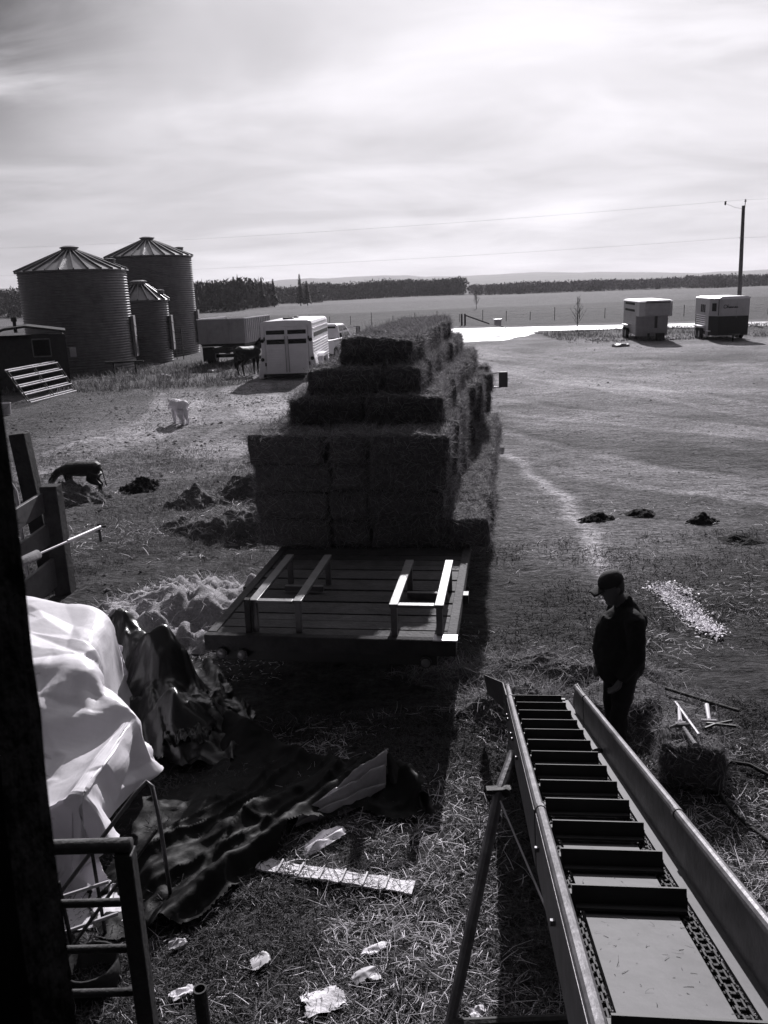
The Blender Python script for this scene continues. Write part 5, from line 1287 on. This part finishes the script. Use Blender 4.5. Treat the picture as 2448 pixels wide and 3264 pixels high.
def flat_sheet(x, y):
    z = 0.03 + ground_h(x, y) + 0.035 * facets(x + .5 * y, y - .8 * x, 260, 21, 1.0, 2.0) + 0.03 * creases(x, y, 1.4) ** 2 + 0.02 * creases(x, y, 4, 9) ** 3
    z = z + 0.12 * ridge(x, y, (-0.20, 6.35), (-1.55, 4.55), 0.07) + 0.09 * ridge(x, y, (-0.5, 6.3), (-1.75, 5.0), 0.08) + 0.07 * ridge(x, y, (-1.5, 7.1), (-0.6, 6.45), 0.09) + 0.06 * ridge(x, y, (-0.6, 5.6), (-1.7, 4.6), 0.06)
    for k_ in range(6):
        o0 = 0.13 * k_ + 0.05 * fbm(x * 1.5, y * 1.5 + 9 * k_, 1, 2); z = z + (0.05 + 0.035 * math.sin(k_ * 2.3)) * np.exp(-np.abs((x + 0.9) * 0.80 - (y - 5.9) * 0.60 + 0.42 - o0) / 0.028) * sm(4.6, 5.2, y) * (1 - sm(6.3, 6.7, y))
    z = z + 0.16 * ridge(x, y, (-1.75, 7.2), (-1.35, 6.9), 0.16) + 0.16 * ridge(x, y, (0.05, 6.15), (0.22, 5.85), 0.10)
    return x + 0.02 * fbm(x, y, 3, 2), y + 0.02 * fbm(x + 4, y, 3, 2), z
def inpoly(poly):
    P_ = np.array(poly)
    def f(x, y):
        x = x + 0.06 * fbm(x, y, 3, 2); y = y + 0.06 * fbm(x + 9, y, 3, 2); c = np.zeros(x.shape, bool); n = len(P_)
        for i in range(n):
            (xa, ya), (xb, yb) = P_[i], P_[(i + 1) % n]
            c ^= ((ya > y) != (yb > y)) & (x < (xb - xa) * (y - ya) / (yb - ya + 1e-9) + xa)
        return c
    return f
sheet('black_sheet', 'black plastic sheet spread flat across the straw with long folds', -2.6, 0.5, 4.0, 7.6, 170, 190, flat_sheet, 'blacksheet',
      inpoly([(-2.5, 6.9), (-1.75, 7.4), (-1.2, 6.95), (-0.75, 6.55), (-0.3, 6.5), (0.05, 6.4), (0.3, 6.0), (0.15, 5.7), (-0.25, 5.75), (-0.7, 5.55), (-1.0, 5.0), (-1.35, 4.55), (-1.9, 4.45), (-2.4, 5.2)]))
# pale underside of the sheet folded up into a small tent
def tent(u, v):     # u along the fold from its low left end to the peak, v from the ground edge up to the crest
    px = -0.78 + 0.70 * u + 0.05 * v; py = 5.56 + 0.42 * u + 0.34 * v * (0.35 + 0.65 * u)
    rise = (0.05 + 0.21 * u ** 1.1) * (1 - np.abs(2 * v - 1.15) ** 1.6 * 0.8)
    return px, py, 0.04 + rise + 0.042 * (0.3 + u) * tri(v * 4.3 + u * 0.9) + 0.030 * facets(u, v, 90, 2, 1.0, 3.0)
sheet('folded_tarp', 'grey pleated fold of plastic standing up at the end of the black sheet', 0, 1, 0, 1, 70, 50, tent, 'greyplastic')
def flap(u, v):
    return -0.08 + 0.34 * u + 0.05 * v, 6.22 - 0.42 * u - 0.22 * v * (1 - .3 * u), 0.20 * (1 - u) ** 1.2 * (1 - v) ** .8 + 0.08 * (1 - v) + 0.03 + 0.02 * np.sin(u * 14)
sheet('folded_flap', 'dark flap of plastic falling to the right of the grey pleated fold', 0, 1, 0, 1, 30, 20, flap, 'blackplastic')
def silver(u, v):
    cr = creases(u * 3, v * 3, 1.6, 5)
    return -2.2 + 0.62 * u, 6.55 + 0.62 * v, 0.10 + 0.14 * cr + 0.05 * creases(u * 4, v * 4, 3, 1)
sl_ = sheet('crinkled_plastic', 'crinkled shiny scrap of plastic on the ground below the tarp corner', 0, 1, 0, 1, 50, 50, silver, 'blackplastic', lambda u, v: (u - .5) ** 2 + (v - .5) ** 2 + 0.06 * fbm(u * 4, v * 4, 1, 2) < 0.2)
def crump(x, y, sx, sy, hh, rot, label, m='paper', cat='scrap', n=22, seed=0):
    c, s = math.cos(rot), math.sin(rot)
    def f(u, v):
        a, b = (u - .5) * sx, (v - .5) * sy
        return x + a * c - b * s, y + a * s + b * c, float(ground_h(x, y)) + 0.03 + hh * 0.6 * facets(u, v, 26, seed + 40) + 0.3 * hh * (1 - (2 * u - 1) ** 2)
    o = sheet('scrap', label, 0, 1, 0, 1, n, n, f, m, lambda u, v: (2 * u - 1) ** 4 + (2 * v - 1) ** 4 + 0.9 * fbm(u * 2 + seed, v * 2, 1, 3) < 0.8)
    o['category'] = cat
crump(-0.46, 3.92, 0.25, 0.19, 0.03, 0.3, 'largest torn white scrap lying in the straw near the barn', seed=1)
crump(-0.87, 4.24, 0.15, 0.13, 0.02, 0.7, 'small grey square scrap in the straw left of the larger white one', 'dullwhite', seed=2)
crump(-0.22, 4.10, 0.17, 0.12, 0.03, 0.2, 'crumpled grey lump of scrap above the largest white one', 'dullwhite', seed=3)
crump(-0.17, 4.32, 0.20, 0.07, 0.02, 0.5, 'thin pale strip of scrap above the crumpled grey lump', seed=4)
crump(-0.56, 5.42, 0.42, 0.12, 0.08, 0.62, 'twisted grey-white length of plastic above the white strip board', 'tarp', seed=5)
crump(-0.24, 5.93, 0.22, 0.13, 0.05, 0.2, 'bright crumpled foil scrap below the folded tarp', seed=6)
crump(-1.42, 4.42, 0.12, 0.08, 0.04, 0.2, 'small pale stone-like scrap right of the pipe gate', 'dullwhite', seed=7)
crump(-1.30, 4.02, 0.16, 0.08, 0.03, 0.6, 'dirty white scrap at the foot of the pipe gate post', seed=8)
crump(0.42, 3.85, 0.10, 0.07, 0.03, 0.4, 'small white scrap beside the conveyor leg', seed=9)
# ribbed pale plastic strip
sb = empty('strip_board', (-0.5, 5.0, 0), 0, 'long white ribbed plastic strip lying in the straw', 'board')
a_, b_ = Vector((-1.12, 5.20, 0.030)), Vector((0.10, 4.86, 0.026))
stp = MB(); rj = random.Random(8)
for k in range(24):
    p, q = a_.lerp(b_, k / 24), a_.lerp(b_, (k + 1) / 24); stp.beam(p, q + (b_ - a_) * 0.001, 0.13 + rj.uniform(-.016, .006), 0.014)
stp.build('strip', 'paper', sb, world=True, jit=0.008)
for k in range(7):
    p = a_.lerp(b_, 0.10 + k * 0.125); dv = (b_ - a_).normalized().cross(Vector((0, 0, 1)))
    MB().beam(p + dv * 0.066 + Vector((0, 0, .017)), p - dv * 0.066 + Vector((0, 0, .017)), 0.012, 0.014).build('rib', 'dullwhite', sb, world=True)
# ------------------------------------------------------------------ tools on the bale, hose
def tl(name, label, cat='tool'): return empty(name, (2.5, 6.2, 0.42), 0, label, cat, 'tools lying on the single bale')
ZB = 0.425
t = tl('steel_bar', 'bright straight steel bar lying across the top of the single bale')
MB().tube([(2.47, 6.56, ZB + .01), (2.46, 5.99, ZB + .02)], 0.013, 8).build('bar', 'brightpipe', t, world=True)
t = tl('hammer', 'wooden-handled hammer at the near edge of the single bale', 'hammer')
MB().tube([(2.385, 6.12, ZB + .012), (2.375, 5.84, ZB + .02)], [0.015, 0.02], 10).build('handle', 'palewood', t, world=True)
MB().tube([(2.28, 6.14, ZB + .012), (2.34, 6.15, ZB + .02), (2.40, 6.15, ZB + .02), (2.46, 6.17, ZB + .012)], [0.006, 0.019, 0.019, 0.013], 8).build('head', 'steel', t, world=True)
t = tl('bolt', 'white T-headed bolt standing out of the hay left of the steel bar', 'bolt')
MB().tube([(2.40, 6.24, ZB), (2.45, 6.42, ZB + .03)], [0.02, 0.011], 8).tube([(2.35, 6.22, ZB), (2.44, 6.22, ZB)], 0.012, 8).build('bolt', 'white', t, world=True)
t = tl('mallet', 'pale mallet with a flat cross head right of the steel bar', 'mallet')
MB().tube([(2.64, 6.24, ZB + .01), (2.70, 6.45, ZB + .03)], [0.015, 0.02], 8).build('handle', 'white', t, world=True)
MB().tube([(2.57, 6.23, ZB + .01), (2.69, 6.21, ZB + .01)], 0.015, 8).build('head', 'white', t, world=True)
t = tl('dark_pipe', 'dark straight pipe lying across the back of the single bale', 'pipe')
MB().tube([(2.47, 6.82, ZB + .01), (2.95, 6.38, ZB + .0)], 0.016, 8).build('pipe', 'rust', t, world=True)
t = tl('pliers', 'black pliers lying open on the right of the single bale', 'pliers')
MB().tube([(2.56, 6.12, ZB), (2.66, 6.16, ZB + .01), (2.82, 6.22, ZB)], 0.012, 6).tube([(2.6, 6.2, ZB), (2.66, 6.16, ZB + .01), (2.82, 6.13, ZB)], 0.012, 6).build('pliers', 'black', t, world=True)
hs = empty('hose', (2.8, 5.8, 0), 0, 'black hose running over the straw to the right of the single bale', 'hose')
def gz(x, y): return float(ground_h(x, y))
hp = [(2.70, 6.36), (2.85, 6.26), (2.98, 6.17), (3.1, 5.98), (3.3, 5.7), (3.5, 5.45)]
MB().tube([(x, y, gz(x, y) + 0.04) for x, y in hp], 0.017, 8).build('tube', 'rubber', hs, world=True, smooth=True)
hs = empty('hose', (2.6, 5.4, 0), 0, 'lower black hose curving away toward the right edge near the conveyor', 'hose')
hp = [(2.58, 5.80), (2.60, 5.62), (2.65, 5.42), (2.72, 5.18), (2.85, 4.9), (3.1, 4.6)]
MB().tube([(x, y, gz(x, y) + 0.04) for x, y in hp], 0.017, 8).build('tube', 'rubber', hs, world=True, smooth=True)

# ------------------------------------------------------------------ heaps
def heap_mesh(name, label, cx, cy, rx, ry, h, m, seed, n=46, rough=0.25, group=None, cat=None, stems=0, sk='haystraw', rot=0.0, sharp=1.3):
    g = np.linspace(-1.25, 1.25, n); U, V = np.meshgrid(g, g)
    r = np.sqrt(U ** 2 + V ** 2) * (1 + 0.22 * fbm(U + seed, V, 1.2, 3))
    prof = np.clip(1 - r * r, 0, 1) ** 1.2 * (0.62 + 0.38 * np.clip(1 - r, 0, 1)) 
    c, s = math.cos(rot), math.sin(rot)
    x = cx + U * rx * c - V * ry * s; y = cy + U * rx * s + V * ry * c
    z = ground_h(x, y) - 0.02 + h * 0.9 * prof * np.clip(1 + 1.1 * rough * fbm(U * 2 + seed, V * 2, 1.3, 4), 0.25, 1.35) + 0.22 * h * fbm(U, V + seed, 9, 2) * (prof > 0)
    z = np.where(prof <= 0, ground_h(x, y) - 0.06, z)
    co = np.stack([x.ravel(), y.ravel(), z.ravel()], 1)
    i0 = (np.arange(n - 1)[:, None] * n + np.arange(n - 1)[None, :]).ravel(); f = np.stack([i0, i0 + 1, i0 + n + 1, i0 + n], 1)
    f = f[(prof.ravel()[f] > 0).any(1)]
    o = mesh_np(name, co, f, m, smooth=True)
    tag(o, label, cat or 'heap', group)
    if stems:
        rng = np.random.default_rng(seed + 100); k = np.where(prof.ravel() > 0)[0]; idx = rng.choice(k, stems)
        p = co[idx] + rng.normal(0, 0.02, (stems, 3)) * np.array([1, 1, .3])
        v, ff = blades(p, rng.uniform(0.06, 0.24, stems), rng.uniform(0.003, 0.006, stems), rng.uniform(-.1, 0.9, stems), rng, 0.4)
        so_ = mesh_np('loose_stems', v, ff, sk); so_.parent = o; so_['kind'] = 'stuff'
    return o
G1 = 'heaps of loose hay left of the wagon'
heap_mesh('hay_heap', 'loose hay heap the dark calf is nosing into', -6.75, 17.1, 0.95, 0.7, 0.42, 'hay', 1, stems=1400, group=G1)
heap_mesh('hay_heap', 'small dark lump of hay alone on the grass right of the calf', -5.3, 17.9, 0.42, 0.35, 0.30, 'dung', 2, group=G1, stems=100)
heap_mesh('hay_heap', 'pointed dark hay heap halfway between the calf and the wagon', -3.75, 16.3, 0.6, 0.55, 0.30, 'hay', 3, group=G1, stems=500, sharp=1.0)
heap_mesh('hay_heap', 'tall hay heap beside the left flank of the load', -2.65, 16.9, 1.0, 0.7, 0.5, 'hay', 4, group=G1, stems=1500)
heap_mesh('hay_heap', 'wide hay heap nearest the wagon, in front of the taller one', -2.55, 14.1, 1.05, 0.8, 0.40, 'hay', 5, group=G1, stems=1600)
heap_mesh('hay_heap', 'low scattered hay heap in front of the pointed one', -3.6, 14.6, 0.6, 0.5, 0.2, 'hay', 6, group=G1, stems=500)
heap_mesh('chaff_pile', 'pale pile of chaff between the black plastic and the wagon', -2.75, 10.0, 1.25, 1.35, 0.42, 'chaff', 8, n=70, rough=0.5, stems=1800, sk='straw', cat='pile')
G2 = 'dung heaps on the yard'
for i, (x, y, rx, h, lb) in enumerate([(3.66, 13.95, .36, .13, 'dung heap at the left end of the row, nearest the pale wheel track'), (4.5, 14.1, .38, .10, 'crumbled flat dung heap in the middle of the row'),
                                       (5.43, 13.6, .28, .17, 'round compact dung heap right of the middle one'), (5.6, 12.5, .46, .10, 'spread-out dung heap at the right edge, nearest the camera')]):
    heap_mesh('dung_heap', lb, x, y, rx, rx * 0.75, h, 'dung', 20 + i, n=34, rough=0.9, group=G2, cat='dung heap')
heap_mesh('hay_windrow', 'long low ridge of loose hay across the yard behind the standing man', 1.75, 8.0, 1.45, 0.42, 0.17, 'hay', 31, n=70, rough=0.8, stems=3800, cat='hay ridge', rot=-0.05)
heap_mesh('hay_windrow', 'short lump of loose hay at the loading end of the conveyor', 1.15, 7.35, 0.62, 0.4, 0.26, 'hay', 33, stems=1600, cat='hay lump')
heap_mesh('hay_windrow', 'low loose hay spread round the single bale and the broken one', 2.45, 6.95, 0.75, 0.55, 0.14, 'hay', 34, stems=1800, cat='hay lump')

# ------------------------------------------------------------------ loose straw, grass
def cover(name, label, regions, m, seed, bend=0.35):
    rng = np.random.default_rng(seed); Vs, Fs, o = [], [], 0
    for (x0, x1, y0, y1, dens, l0, l1, w0, w1, e0, e1, thr) in regions:
        n = int((x1 - x0) * (y1 - y0) * dens); x = rng.uniform(x0, x1, n); y = rng.uniform(y0, y1, n)
        cl = fbm(x + seed, y, 0.9, 3) + 0.5 * fbm(x, y + seed, 3.1, 2); k = cl + rng.uniform(-.35, .35, n) > thr; x, y = x[k], y[k]; n = len(x)
        p = np.stack([x, y, ground_h(x, y) + rng.uniform(0, 0.02, n)], 1)
        v, f = blades(p, rng.uniform(l0, l1, n) * rng.uniform(.6, 1.2, n), rng.uniform(w0, w1, n), rng.uniform(e0, e1, n), rng, bend)
        Vs.append(v); Fs.append(f + o); o += len(v)
    return tag(mesh_np(name, np.concatenate(Vs), np.concatenate(Fs), m), label, None, kind='stuff')
cover('straw', 'loose straw littering the ground in front of the barn', [
    (-2.0, -0.7, 2.6, 5.2, 450, .03, .17, .0025, .0055, -.05, .5, -.05), (-0.7, 3.6, 2.6, 5.2, 1600, .03, .17, .0025, .0055, -.05, .5, -.05), (-1.2, 4.5, 5.2, 7.4, 900, .03, .18, .003, .006, -.05, .5, -.05),
    (0.6, 6.5, 7.4, 10.5, 240, .03, .16, .004, .007, -.05, .5, .1), (-7, -1.4, 12.5, 19.5, 130, .06, .26, .006, .011, -.05, .6, .1),
    (1.5, 9, 10.5, 16, 45, .04, .18, .006, .01, 0, .5, .2), (-3.6, -1.2, 8.2, 11.5, 420, .02, .08, .004, .007, 0, .5, -.1)], 'straw', 71)
cover('litter', 'dark trodden stems and chaff matted over the ground', [
    (-2.4, 4.2, 2.5, 7.4, 3600, .02, .09, .003, .007, .0, .9, -.5), (0.4, 7, 7.4, 13, 700, .03, .09, .005, .010, .1, 1.0, -.15)], 'hay', 72)
cover('grass', 'short tufted grass over the ground left of the wagon', [
    (-9.5, -1.3, 9, 14, 900, .04, .12, .004, .008, .5, 1.4, -.2), (-13, -1.4, 14, 22, 330, .05, .14, .006, .013, .4, 1.3, -.1),
    (-20, -1.5, 22, 40, 70, .04, .11, .008, .018, .2, 1.0, 0.1), (-20, -6, 38, 52, 55, .15, .5, .02, .04, .6, 1.5, .0),
    (13, 34, 56, 72, 45, .08, .28, .02, .04, .5, 1.5, -.1)], 'grass', 73)
rng = np.random.default_rng(9); n = 4200
t_ = rng.uniform(0, 1, n); x = 3.70 + 0.10 * t_ + 0.10 * rng.normal(0, 1, n) * (1.1 - .5 * t_); y = 10.5 - 1.5 * t_ + rng.normal(0, .10, n)
v, f = blades(np.stack([x, y, ground_h(x, y) + 0.015], 1), rng.uniform(.02, .05, n), rng.uniform(.010, .024, n), rng.uniform(-.1, .5, n), rng, .3)
tag(mesh_np('white_flakes', v, f, 'fleece'), 'streak of white flakes spilled on the yard right of the standing man', 'spill', kind='stuff')

# stones and lumps of earth on the yard
rng = np.random.default_rng(19); Vs, Fs, o_ = [], [], 0
for x0, x1, y0, y1, n, r0, r1 in ((0.5, 9, 7.5, 16, 2600, .006, .022), (1, 16, 16, 32, 2600, .010, .034), (-8, 26, 32, 56, 1600, .02, .06), (-9, -1.4, 9, 22, 5200, .012, .045), (-13, -1.5, 22, 38, 4500, .02, .06), (-2, 3, 3, 7.5, 1500, .008, .022)):
    x = rng.uniform(x0, x1, n); y = rng.uniform(y0, y1, n); k = fbm(x, y + 3, .6, 3) + rng.uniform(-.5, .5, n) > -.15; x, y = x[k], y[k]; n = len(x)
    r = rng.uniform(r0, r1, n) * rng.uniform(.5, 1, n); z = ground_h(x, y) - r * .2
    c = np.stack([x, y, z], 1)[:, None, :]; u = np.array([[1, 0, 0], [.1, .9, 0], [-1, .1, 0], [0, -.9, 0], [0, 0, .8]]) + rng.normal(0, .22, (n, 5, 3))
    v = (c + u * np.array([1.5, 1, 1]) * r[:, None, None]).reshape(-1, 3); b0 = np.arange(n)[:, None, None] * 5 + o_
    Vs.append(v); Fs.append((b0 + np.array([[[0, 1, 4], [1, 2, 4], [2, 3, 4], [3, 0, 4]]])).reshape(-1, 3)); o_ += len(v)
M['stone'] = mat('stone', 0.11, 0.95, var=0.3, island=0.5, spec=0.1)
tag(mesh_np('gravel', np.concatenate(Vs), np.concatenate(Fs), 'stone'), 'small stones and lumps of earth over the bare yard', kind='stuff')
hz = bpy.data.materials.new('haze'); hz.use_nodes = True; nt = hz.node_tree; nt.nodes.remove(nt.nodes['Principled BSDF'])
pv = nt.nodes.new('ShaderNodeVolumePrincipled'); pv.inputs['Color'].default_value = tint(0.9); pv.inputs['Density'].default_value = 0.00012; pv.inputs['Anisotropy'].default_value = 0.2
nt.links.new(pv.outputs[0], nt.nodes['Material Output'].inputs['Volume'])
tag(MB().box((0, 1700, 30), (5600, 5600, 80)).build('haze', hz), kind='stuff')
rng = np.random.default_rng(33); n = 260
t_ = rng.uniform(0.05, 1.02, n); x = -1.12 + 1.22 * t_ + rng.normal(0, .02, n); y = 5.20 - 0.34 * t_ + rng.normal(0, .055, n)
v, f = blades(np.stack([x, y, np.full(n, 0.04)], 1), rng.uniform(.03, .14, n), rng.uniform(.002, .005, n), rng.uniform(-.1, .5, n), rng, .4)
tag(mesh_np('litter', v, f, 'hay'), 'dark stems fallen over the white strip board', kind='stuff')
